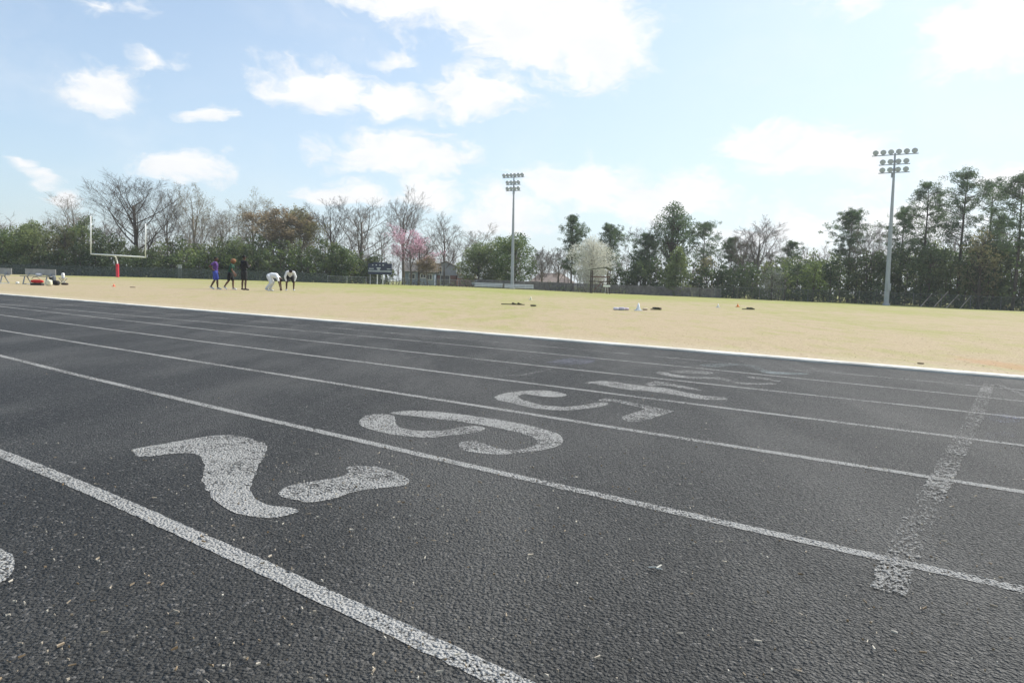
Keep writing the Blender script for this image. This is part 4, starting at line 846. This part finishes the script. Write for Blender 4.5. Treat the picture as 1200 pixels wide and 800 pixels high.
# ------------------------------------------------------------------ bleachers (middle, silver) in two sections
def bleacher(xa_, xb_, ytop, label):
    y_, D_ = E((xa_ + xb_) / 2); D_ -= 4; a, zt = zat(xa_, ytop, D_); b2, _ = zat(xb_, ytop, D_); c = (a + b2) / 2; z = gz(c, D_); Ln = b2 - a
    o = thing('bleacher', label, 'bleacher', (c, D_, z), 0, 'silver bleachers in front of the board fence')
    for r_ in range(3):
        zz = .30 + .23 * r_; yy = .62 * r_
        m = MB(); m.box((0, yy, zz), (Ln, .28, .05)); m.box((0, yy - .14, zz - .045), (Ln, .02, .13)); m.build('seat_plank', ALU, o)
        if r_: m = MB(); m.box((0, yy - .32, zz - .20), (Ln, .25, .04)); m.build('foot_plank', ALU, o)
    for k in range(5):
        x_ = -Ln / 2 + .2 + (Ln - .4) * k / 4; m = MB()
        for r_ in range(3): m.beam((x_, .62 * r_, 0), (x_, .62 * r_, .28 + .23 * r_), .05, .05)
        m.beam((x_, -.1, .04), (x_, 1.5, .04), .05, .05); m.beam((x_, 0, .2), (x_, 1.3, .66), .04, .04); m.build('frame', STEEL, o)
bleacher(556, 589, 332.8, 'low silver bleacher section left of the middle light tower')
bleacher(591, 625.5, 334.6, 'low silver bleacher section right of the middle light tower')

# ------------------------------------------------------------------ lookout stand (filming tower)
WD = mat('dark_timber', (.07, .05, .042), .9, noise=.3, nscale=4); WDR = mat('reddish_timber', (.16, .075, .055), .9, noise=.3, nscale=4); RF = mat('greenish_tin_roof', (.15, .16, .115), .7, .0, .2, 3)
Dt = 97; xa_, _ = zat(693.5, 343, Dt); xb_, _ = zat(714, 343, Dt); xc_ = (xa_ + xb_) / 2; z = gz(xc_, Dt); wt = xb_ - xa_; _, zt = zat(703, 314.5, Dt); Ht = zt - z
st = thing('lookout_stand', 'open dark timber lookout stand with a pale greenish roof near the white blossoming tree', 'stand', (xc_, Dt, z))
for sx in (-1, 1):
    for sy in (0, 1):
        m = MB(); m.beam((sx * wt / 2, sy * 2.0, -.1), (sx * wt / 2, sy * 2.0, Ht - .25), .14, .14); m.build('post', WD, st)
m = MB(); m.box((0, 1.0, Ht * .48), (wt + .3, 2.3, .12)); m.build('platform', WD, st)
m = MB()
for sx in (-1, 1):
    m.beam((sx * wt / 2, 0, Ht * .68), (sx * wt / 2, 2, Ht * .68), .06, .1)
m.beam((-wt / 2, 2.0, Ht * .68), (wt / 2, 2.0, Ht * .68), .06, .1); m.beam((-wt / 2, 0, Ht * .66), (wt / 2, 0, Ht * .66), .06, .1)
for k in range(7): m.beam((-wt / 2 + wt * k / 6, 0, Ht * .5), (-wt / 2 + wt * k / 6, 0, Ht * .66), .04, .04)
m.build('railing', WDR, st)
m = MB(); m.beam((-wt / 2, 0, .2), (wt * .1, 0, Ht * .47), .08, .08); m.beam((wt / 2, 0, .2), (-wt * .05, 0, Ht * .47), .08, .08); m.build('brace', WDR, st)
m = MB(); e = wt / 2 + .35; zr_ = Ht; m.add([(-e, -.4, zr_ - .25), (e * .45, -.4, zr_ + .12), (e * 1.05, -.4, zr_ - .3), (-e, 2.4, zr_ - .25), (e * .45, 2.4, zr_ + .12), (e * 1.05, 2.4, zr_ - .3)] + [(-e, -.4, zr_ - .12), (e * .45, -.4, zr_ + .26), (e * 1.05, -.4, zr_ - .15), (-e, 2.4, zr_ - .12), (e * .45, 2.4, zr_ + .26), (e * 1.05, 2.4, zr_ - .15)],
  [(0, 3, 4, 1), (1, 4, 5, 2), (6, 7, 10, 9), (7, 8, 11, 10), (0, 1, 7, 6), (1, 2, 8, 7), (3, 9, 10, 4), (4, 10, 11, 5), (0, 6, 9, 3), (2, 5, 11, 8)]); m.build('roof', RF, st)
m = MB(); m.beam((-wt * .2, .1, .1), (-wt * .2 + .5, 1.0, Ht * .48), .05, .05); m.beam((-wt * .2 + .45, .1, .1), (-wt * .2 + .95, 1.0, Ht * .48), .05, .05)
for k in range(6): f = (k + .5) / 6; m.beam((-wt * .2 + .5 * f, .1 + .9 * f, Ht * .48 * f), (-wt * .2 + .45 + .5 * f, .1 + .9 * f, Ht * .48 * f), .04, .04)
m.build('ladder', WD, st)
# small white tilted table/board in front
Dt2 = 93; xs_, zs_ = zat(711, 335, Dt2); z = gz(xs_, Dt2); tb = thing('white_board', 'white board on thin legs in front of the lookout stand', 'board', (xs_, Dt2, z)); hz = zs_ - z
m = MB(); m.box((0, 0, hz), (.95, .05, .26)); m.build('board', WHITEP, tb)
for sx in (-.1, .12): m = MB(); m.beam((sx * 2, .05, 0), (sx, .03, hz - .1), .04, .04); m.build('leg', WHITEP, tb)

# ------------------------------------------------------------------ leaning poles by the right fence
for i, (xa_, ya_, xb_, yb_, lb) in enumerate(((1078, 359.5, 1091.5, 345, 'first leaning pale pole from the left at the right fence'), (1093, 360.5, 1111, 341.5, 'longest leaning pale pole at the right fence'), (1108, 361, 1123.5, 345, 'third leaning pale pole from the left at the right fence'), (1124, 362, 1138, 346.5, 'last leaning pole, darker and nearest the right edge'))):
    y_, D_ = E(xa_); X0, _ = zat(xa_, ya_, D_ - .6); X1, Z1 = zat(xb_, yb_, D_ + .5); z = gz(X0, D_ - .6)
    m = MB(); m.tube([(0, 0, -.1), (X1 - X0, 1.1, Z1 - z)], .06 if i < 3 else .05, 8); o = m.build('leaning_pole', mat('weathered_pole', (.30, .26, .20), .9, noise=.2), loc=(X0, D_ - .6, z)); tag(o, lb, 'pole', 'leaning poles at the right fence')
# utility post in the left scrub and a white structure seen through the trees
X, D_, z = spot(192, -.0)
m = MB(); m.box((0, 0, 1.0), (.5, .3, 2.0)); m.box((0, -.01, 2.05), (.6, .4, .1)); tag(m.build('utility_cabinet', mat('offwhite_metal', (.42, .43, .40), .6, noise=.2), loc=(X + 1.4, D_ + 2.2, z)), 'pale utility cabinet half hidden behind the dark fence', 'cabinet')

# ------------------------------------------------------------------ benches at left and gear
def px_on_ground(x, y): g = gpt(x, y); return g[0], g[1], gz(g[0], g[1]) - .014
GREYP = mat('bench_plank', (.33, .325, .31), .5, .3, .12, 6)
def bench(label, x, yb, Ln, ang):
    X, Y, z = px_on_ground(x, yb); o = thing('team_bench', label, 'bench', (X, Y, z), ang, 'team benches at the left')
    m = MB(); m.box((0, 0, .44), (Ln, .27, .045)); m.build('seat', GREYP, o)
    m = MB(); m.box((0, .27, .67), (Ln, .04, .34)); m.build('backrest', GREYP, o)
    for s in (-.36, .36):
        m = MB(); m.beam((s * Ln, -.22, 0), (s * Ln, -.08, .42), .045, .045); m.beam((s * Ln, .40, 0), (s * Ln, .08, .42), .045, .045); m.beam((s * Ln, -.24, .02), (s * Ln, .42, .02), .04, .04); m.beam((s * Ln, .08, .41), (s * Ln, .25, .56), .04, .04); m.beam((s * Ln, .25, .56), (s * Ln, .30, .82), .04, .04); m.build('leg', STEEL, o)
    return o
b1 = bench('silver bench with bags on and under it, the whole one', 43.5, 333, 1.75, math.radians(-4))
b2 = bench('silver bench cut by the left edge with a blue jacket on it', -10, 331.5, 1.9, math.radians(-4))
def soft(name, label, cat, x, yb, size, color, parts=None, z_off=0., rz=0., seed=0, dy=0.):
    X, Y, z = px_on_ground(x, yb); Y += dy; R = np.random.default_rng(seed)
    m = MB(); m.ball((0, 0, size[2] / 2), .5, 14, 9, (size[0], size[1], size[2]))
    B = np.array(m.v); c0 = np.array([0, 0, size[2] / 2]); hs = np.array(size) / 2; q_ = (B - c0) / hs; q_ = np.sign(q_) * np.abs(q_) ** .62; B = q_ * hs + c0; B += R.normal(0, .03, B.shape) * min(size); B[:, 2] = np.maximum(B[:, 2], 0); m.v = [tuple(q) for q in B]
    o = m.build(name, mat(name + '_cloth', color, .85, noise=.2, nscale=12), smooth=True, loc=(X, Y, z + z_off)); o.rotation_euler = (0, 0, rz); tag(o, label, cat)
    return o
cr_ = px_on_ground(42, 334); m = MB(); m.box((0, 0, .06), (.56, .22, .115)); tag(m.build('dark_stand_in', mat('stand_in_black', (.03, .03, .032)), loc=(cr_[0], cr_[1] + .1, cr_[2])), 'low black stand-in block under the red duffel bag', 'box')  # stand-in for unidentified dark shapes beneath the red bag
rb = soft('red_bag', 'red duffel bag under the whole silver bench', 'bag', 42, 334, (.62, .24, .17), (.45, .03, .03), z_off=.12, dy=.1); m = MB(); m.tube([(-.2, -.1, .2), (-.1, -.12, .30), (.1, -.12, .30), (.2, -.1, .2)], .012, 5); m.build('strap', mat('black_strap', (.02, .02, .02)), rb)
soft('black_bag', 'black bag slumped on the grass at the right end of the bench', 'bag', 66, 334, (.30, .28, .26), (.02, .02, .022), seed=3)
soft('dark_backpack', 'dark grey backpack leaning on the bench end', 'backpack', 62, 333.5, (.28, .26, .52), (.10, .11, .12), seed=4)
soft('grey_jacket', 'crumpled grey and white jacket on the bench seat', 'jacket', 46, 333, (.34, .24, .14), (.5, .5, .52), z_off=.465, seed=5)
soft('black_jacket', 'black jacket on the right end of the bench seat', 'jacket', 57.5, 333, (.34, .24, .16), (.03, .03, .035), z_off=.465, seed=6)
soft('blue_jacket', 'blue jacket lying on the cut-off bench', 'jacket', 9, 331.6, (.34, .26, .18), (.06, .10, .32), z_off=.465, seed=7)
soft('white_sack', 'cream sack on the grass under the right end of the bench', 'sack', 57.5, 334.5, (.30, .26, .30), (.68, .66, .50), seed=8)
soft('white_pouch', 'small white pouch on the grass between the two benches', 'pouch', 20.5, 332.5, (.16, .14, .12), (.75, .75, .72), seed=9)
soft('dark_shoes_bag', 'flat dark bag lying on the grass right of the backpack', 'bag', 76, 333.6, (.36, .24, .12), (.05, .035, .035), seed=10)
soft('white_towel', 'white towel bundled on top of a small stool right of the bench', 'towel', 74, 333, (.16, .14, .30), (.78, .78, .78), z_off=.36, seed=11)
X, Y, z = px_on_ground(74, 333); so2 = thing('folding_stool', 'small grey folding stool under the white towel', 'stool', (X, Y, z)); m = MB(); m.box((0, 0, .35), (.34, .3, .03)); m.build('seat', mat('stool_cloth', (.25, .27, .3)), so2)
for s in (-.12, .12):
    m = MB(); m.beam((-.14, s, 0), (.14, s, .33), .025, .025); m.build('leg', STEEL, so2); m = MB(); m.beam((.14, s * .8, 0), (-.14, s * .8, .33), .025, .025); m.build('leg', STEEL, so2)

# ------------------------------------------------------------------ small things on the field
def cone(x, y, color, label, h=.17):
    X, Y, z = px_on_ground(x, y); cm = mat('cone_plastic', color, .5)
    o = thing('marker_cone', label, 'cone', (X, Y, z), random.uniform(0, 1), 'marker cones on the grass')
    m = MB(); m.box((0, 0, .015), (h * .85, h * .85, .03)); m.build('base', cm, o); m = MB(); m.tube([(0, 0, .03), (0, 0, h * .5), (0, 0, h)], [h * .33, h * .2, h * .07], 14); m.build('body', cm, o, smooth=True)
cone(622, 351, (.75, .74, .55), 'pale yellowish cone in front of the right bleacher')
cone(841.5, 360, (.8, .78, .72), 'white cone right of the scattered bags')
cone(864.5, 359.3, (.85, .30, .08), 'orange cone right of the white cone')
cone(133.5, 335.5, (.85, .22, .12), 'small red orange cone below the goal post', .16)
cone(748, 363.4, (.78, .82, .84), 'tall whitish cone between lavender and dark bags', .25)
BL = mat('black_cloth', (.07, .068, .05), .9)
def starting(x, y, label, Ln=.7, rz=.05):
    X, Y, z = px_on_ground(x, y); o = thing('starting_block', label, 'starting block', (X, Y, z), rz, 'starting blocks on the grass')
    m = MB(); m.beam((-Ln / 2, 0, .03), (Ln / 2, 0, .03), .06, .03); m.build('rail', BL, o)
    for k in (.05, .28): m = MB(); m.add([(k * Ln - .09, -.1, .05), (k * Ln + .09, -.1, .05), (k * Ln - .05, -.1, .10), (k * Ln - .09, .1, .05), (k * Ln + .09, .1, .05), (k * Ln - .05, .1, .10)], [(0, 1, 2), (5, 4, 3), (0, 3, 4, 1), (1, 4, 5, 2), (2, 5, 3, 0)]); m.build('foot_pedal', BL, o)
starting(601, 357, 'flat dark hurdle-like block lying on the grass below the left bleacher', .85)
starting(877, 362.6, 'dark low block on the grass right of the orange cone', .5)
starting(768, 362.8, 'black low block on the grass right of the whitish cone', .42, .6)
soft('dark_pouch', 'small dark pouch right of the block below the pale cone', 'pouch', 625, 358.4, (.22, .16, .06), (.10, .09, .05), seed=21)
soft('lavender_bag', 'left pale lavender bag on the grass', 'bag', 722.5, 362.8, (.22, .16, .09), (.66, .64, .72), seed=22)
soft('lavender_bag', 'middle lavender bag with dark patch on the grass', 'bag', 728.5, 363, (.22, .15, .10), (.48, .46, .56), seed=23)
soft('pinkish_bag', 'pinkish right-hand bag of the three on the grass', 'bag', 734, 363, (.18, .14, .09), (.68, .56, .60), seed=24)
soft('tan_pouch', 'small tan pouch beside the whitish cone', 'pouch', 756, 363, (.18, .13, .08), (.62, .50, .38), seed=25)
soft('brown_pouch', 'small brownish pouch right of the black block', 'pouch', 773.5, 362.6, (.12, .10, .09), (.42, .32, .24), seed=26)
soft('dark_clod', 'small dark clod on the straw grass right of the goal post', 'clod', 155.5, 336.6, (.28, .16, .04), (.12, .10, .06), seed=27)
soft('dark_clod', 'small dark clod on the grass near the right part of the kerb', 'clod', 1079, 424.8, (.07, .05, .015), (.14, .10, .05), seed=28)

# ------------------------------------------------------------------ people
SK_D = mat('skin_dark', (.095, .05, .034), .55, noise=.06); SK_B = mat('skin_brown', (.16, .085, .055), .55, noise=.06)
def cloth(name, c): return mat(name, c, .85, noise=.12, nscale=20)
def chainbody(name, bones, balls, mt, parent=None, vox=.012, loc=(0, 0, 0), rz=0, sm=3):
    m = MB()
    for (a, ra, b_, rb_) in bones:
        m.tube([a, b_], [ra, rb_], 12); m.ball(a, ra, 12, 8); m.ball(b_, rb_, 12, 8)
    for (c, r, sq) in balls: m.ball(c, r, 14, 10, sq)
    o = m.build(name, mt, parent, smooth=True)
    r_ = o.modifiers.new('Remesh', 'REMESH'); r_.mode = 'VOXEL'; r_.voxel_size = vox; r_.use_smooth_shade = True
    s_ = o.modifiers.new('Smooth', 'SMOOTH'); s_.factor = .5; s_.iterations = sm
    if parent is None: o.location = loc; o.rotation_euler = (0, 0, rz)
    return o
def V3(*a): return np.array(a, float)
def person(label, loc, rz, J, skin, shirt, shorts, shoes, hair, sleeve='short', leg='short', hair_r=.105, scale=1.0, hair_sq=(1, 1, .95)):
    J = {k: V3(*v) * scale for k, v in J.items()}; k = scale
    bones = [(J['pel'], .125 * k, J['wai'], .115 * k), (J['wai'], .115 * k, J['che'], .135 * k), (J['che'], .12 * k, J['nec'], .055 * k), (J['nec'], .052 * k, J['hea'], .06 * k)]
    for s in 'LR':
        bones += [(J['che'] * .5 + J['nec'] * .5, .07 * k, J['sh' + s], .062 * k), (J['sh' + s], .056 * k, J['el' + s], .042 * k), (J['el' + s], .041 * k, J['wr' + s], .027 * k),
                  (J['hip' + s], .095 * k, J['kn' + s], .058 * k), (J['kn' + s], .058 * k, J['an' + s], .038 * k), (J['an' + s], .04 * k, J['to' + s], .03 * k), (J['pel'], .11 * k, J['hip' + s], .095 * k)]
        c = J['kn' + s] * .65 + J['an' + s] * .35; bk = V3(-.012, 0, 0) * k; bones.append((J['kn' + s], .05 * k, c + bk, .055 * k)); bones.append((c + bk, .055 * k, J['an' + s], .036 * k))
        # hand: palm, four fingers of unequal length, thumb
        fd_ = J['wr' + s] - J['el' + s]; fd_ /= np.linalg.norm(fd_); ax = np.cross(fd_, V3(0, 1, 0)); ax = ax / (np.linalg.norm(ax) + 1e-6); sd_ = np.cross(fd_, ax)
        pm_ = J['wr' + s] + fd_ * .075 * k; bones += [(J['wr' + s], .025 * k, pm_ + ax * .015, .026 * k), (J['wr' + s], .025 * k, pm_ - ax * .015, .026 * k)]
        for f_, (o_, l_) in enumerate(((-.033, .065), (-.011, .078), (.011, .074), (.033, .056))):
            b0 = pm_ + ax * o_ * k; b1 = b0 + fd_ * l_ * .55 * k; b2_ = b1 + (fd_ * .8 + sd_ * .5) * l_ * .45 * k; bones += [(b0, .0105 * k, b1, .0095 * k), (b1, .0095 * k, b2_, .008 * k)]
        t0 = J['wr' + s] + fd_ * .03 * k - ax * .025 * k; t1 = t0 + (fd_ * .6 - ax * .7) * .035 * k; bones += [(t0, .013 * k, t1, .011 * k), (t1, .011 * k, t1 + fd_ * .032 * k, .009 * k)]
    face = J['face'] / np.linalg.norm(J['face']); hc = J['hea']; up_ = hc - J['nec']; up_ /= np.linalg.norm(up_); sd = np.cross(up_, face); sd /= np.linalg.norm(sd)
    balls = [(hc, .098 * k, (1, 1, 1.18)), (hc + face * .035 * k - up_ * .05 * k, .062 * k, (1, 1, 1)), (hc + face * .105 * k - up_ * .005 * k, .018 * k, (1, 1, 1.3)), (hc + sd * .095 * k, .022 * k, (.7, .7, 1.2)), (hc - sd * .095 * k, .022 * k, (.7, .7, 1.2)), (hc + face * .09 * k - up_ * .045 * k, .02 * k, (1, 1.2, .5))]
    o = chainbody('person', bones, balls, skin, vox=.011, loc=loc, rz=rz); tag(o, label, 'person', 'people on the field')
    # eyes
    e = MB()
    for s in (-1, 1): e.ball(hc + face * .088 * k + sd * s * .034 * k + up_ * .012 * k, .012 * k, 8, 6)
    e.build('eyes', mat('eye', (.05, .04, .035), .2), o)
    # hair
    chainbody('hair', [], [(hc - face * .022 * k + up_ * .03 * k, hair_r * k, hair_sq)], hair, o, vox=.013)
    g = .018 * k
    top = [(J['pel'] * .6 + J['wai'] * .4, .125 * k + g, J['wai'], .115 * k + g), (J['wai'], .115 * k + g, J['che'], .135 * k + g), (J['che'], .125 * k + g, J['che'] * .25 + J['nec'] * .75, .062 * k + g)]
    for s in 'LR':
        top.append((J['che'] * .5 + J['nec'] * .5, .07 * k + g, J['sh' + s], .062 * k + g))
        if sleeve == 'none': continue
        f_ = .55 if sleeve == 'short' else 1; top.append((J['sh' + s], .056 * k + g, J['sh' + s] * (1 - f_) + J['el' + s] * f_, .048 * k + g))
        if sleeve == 'long': top.append((J['el' + s], .046 * k + g, J['el' + s] * .08 + J['wr' + s] * .92, .032 * k + g * .7))
    chainbody('shirt', top, [], shirt, o, vox=.014)
    bt = [(J['pel'], .125 * k + g * 1.2, J['pel'] * .5 + J['wai'] * .5, .115 * k + g)]
    for s in 'LR':
        f_ = .8 if leg == 'short' else 1
        bt += [(J['pel'], .115 * k + g, J['hip' + s], .10 * k + g), (J['hip' + s], .10 * k + g, J['hip' + s] * (1 - f_) + J['kn' + s] * f_, .075 * k + g)]
        if leg == 'long': bt.append((J['kn' + s], .066 * k + g, J['an' + s] * .92 + J['kn' + s] * .08, .05 * k + g))
    chainbody('trousers' if leg == 'long' else 'shorts', bt, [], shorts, o, vox=.014)
    for s in 'LR':
        a = J['an' + s]; b_ = J['to' + s]; d = b_ - a; chainbody('shoe', [(a + V3(0, 0, -.035) * k, .044 * k, b_ + d * .15, .036 * k), (a + V3(0, 0, -.04) * k - d * .25, .038 * k, b_, .042 * k)], [], shoes, o, vox=.012)
    return o
WH = cloth('white_fabric', (.72, .73, .75)); BLK = cloth('black_fabric', (.012, .012, .014)); HB = cloth('black_hair', (.008, .007, .007))
def pl(x, y): return px_on_ground(x, y)
# 1 purple top, blue shorts: walking to the right, hand on the hip
J1 = dict(pel=(0, 0, .97), wai=(.0, 0, 1.12), che=(.01, 0, 1.32), nec=(.02, 0, 1.52), hea=(.05, 0, 1.67), face=(1, -.1, -.12), shL=(.0, .20, 1.45), shR=(.0, -.20, 1.45), elL=(-.05, .26, 1.17), wrL=(.10, .24, .95), elR=(-.24, -.34, 1.26), wrR=(-.08, -.20, 1.08),
          hipL=(0, .09, .92), hipR=(0, -.09, .92), knL=(.08, .1, .50), knR=(-.02, -.1, .50), anL=(.10, .1, .09), anR=(-.22, -.1, .14), toL=(.25, .1, .035), toR=(-.08, -.1, .05))
person('person in purple top and blue shorts walking, one hand on the hip', pl(252.5, 338.6), math.radians(12), J1, SK_D, cloth('purple_fabric', (.10, .045, .20)), cloth('blue_fabric', (.04, .065, .33)), WH, HB, 'short', scale=1.0)
# 2 green top, big curly reddish hair
J2 = dict(pel=(-.05, 0, .92), wai=(-.02, 0, 1.05), che=(.04, 0, 1.24), nec=(.08, 0, 1.42), hea=(.13, 0, 1.56), face=(1, -.1, -.3), shL=(.05, .18, 1.36), shR=(.05, -.18, 1.36), elL=(.0, .22, 1.10), wrL=(.16, .2, .90), elR=(.10, -.24, 1.08), wrR=(.22, -.2, .84),
          hipL=(-.05, .085, .87), hipR=(-.05, -.085, .87), knL=(.08, .09, .48), knR=(-.12, -.09, .48), anL=(.08, .09, .09), anR=(-.34, -.09, .16), toL=(.23, .09, .035), toR=(-.24, -.09, .05))
person('person with bushy reddish curls in dark green top and black shorts, walking', pl(271, 339), math.radians(8), J2, SK_B, cloth('dark_green_fabric', (.02, .07, .045)), BLK, WH, mat('reddish_curls', (.22, .11, .055), .9, noise=.3, nscale=40), 'short', hair_r=.145, hair_sq=(1.05, 1.15, .95))
# 3 all black, back turned, a hand raised to the chest
J3 = dict(pel=(0, 0, 1.0), wai=(0, 0, 1.16), che=(0, 0, 1.38), nec=(0, 0, 1.60), hea=(.02, 0, 1.76), face=(1, .2, -.2), shL=(0, .22, 1.52), shR=(0, -.22, 1.52), elL=(.04, .30, 1.22), wrL=(.28, .12, 1.32), elR=(.03, -.31, 1.22), wrR=(.28, -.10, 1.32),
          hipL=(0, .10, .96), hipR=(0, -.10, .96), knL=(.0, .13, .52), knR=(.02, -.13, .52), anL=(-.02, .15, .09), anR=(-.01, -.15, .09), toL=(.13, .17, .035), toR=(.14, -.17, .035))
person('tall person all in black standing with both hands at the chest', pl(286, 339.6), math.radians(52), J3, SK_D, BLK, cloth('black_shorts', (.02, .02, .022)), BLK, HB, 'long', scale=1.02)
# 4 white outfit bent over, hands on the ground
J4 = dict(pel=(-.22, 0, .80), wai=(-.07, 0, .87), che=(.15, 0, .84), nec=(.33, 0, .74), hea=(.42, 0, .62), face=(.2, 0, -1), shL=(.28, .19, .74), shR=(.28, -.19, .74), elL=(.36, .2, .44), wrL=(.40, .18, .17), elR=(.38, -.2, .44), wrR=(.44, -.18, .17),
          hipL=(-.22, .09, .78), hipR=(-.22, -.09, .78), knL=(-.02, .1, .46), knR=(-.06, -.12, .45), anL=(-.20, .1, .09), anR=(-.34, -.12, .13), toL=(-.05, .1, .035), toR=(-.2, -.12, .045))
person('crouching person in white shirt and white trousers bent forward with hands on the grass', pl(320, 340.6), math.radians(4), J4, SK_D, WH, cloth('white_trousers', (.66, .67, .70)), WH, HB, 'short', 'long')
# 5 bent forward, facing the camera, hands at the knees
J5 = dict(pel=(-.20, 0, .84), wai=(-.09, 0, .95), che=(.09, 0, 1.07), nec=(.25, 0, 1.12), hea=(.37, 0, 1.14), face=(.8, 0, -.8), shL=(.19, .20, 1.06), shR=(.19, -.20, 1.06), elL=(.20, .30, .80), wrL=(.17, .24, .56), elR=(.20, -.30, .80), wrR=(.17, -.24, .56),
          hipL=(-.16, .11, .82), hipR=(-.16, -.11, .82), knL=(.06, .20, .47), knR=(.06, -.20, .47), anL=(-.06, .20, .09), anR=(-.06, -.20, .09), toL=(.09, .23, .035), toR=(.09, -.23, .035))
o5 = person('person with white long sleeves and black shorts bent forward, hands on the knees', pl(340, 340.2), math.radians(-68), J5, SK_D, WH, BLK, WH, HB, 'long')
o5.location.x += .0

# ------------------------------------------------------------------ haze
hm = bpy.data.materials.new('haze_air'); hm.use_nodes = True; t = hm.node_tree; t.nodes.clear()
ho = N(t, 'ShaderNodeOutputMaterial'); hv = N(t, 'ShaderNodeVolumePrincipled'); hv.inputs['Color'].default_value = (.93, .96, 1, 1); hv.inputs['Density'].default_value = .0004; hv.inputs['Anisotropy'].default_value = .3
t.links.new(hv.outputs[0], ho.inputs['Volume'])
m = MB(); m.box((0, 0, 20), (3400, 3400, 44)); hz_ = m.build('haze', hm); tag(hz_, kind='stuff')
sc.render.engine = 'CYCLES'
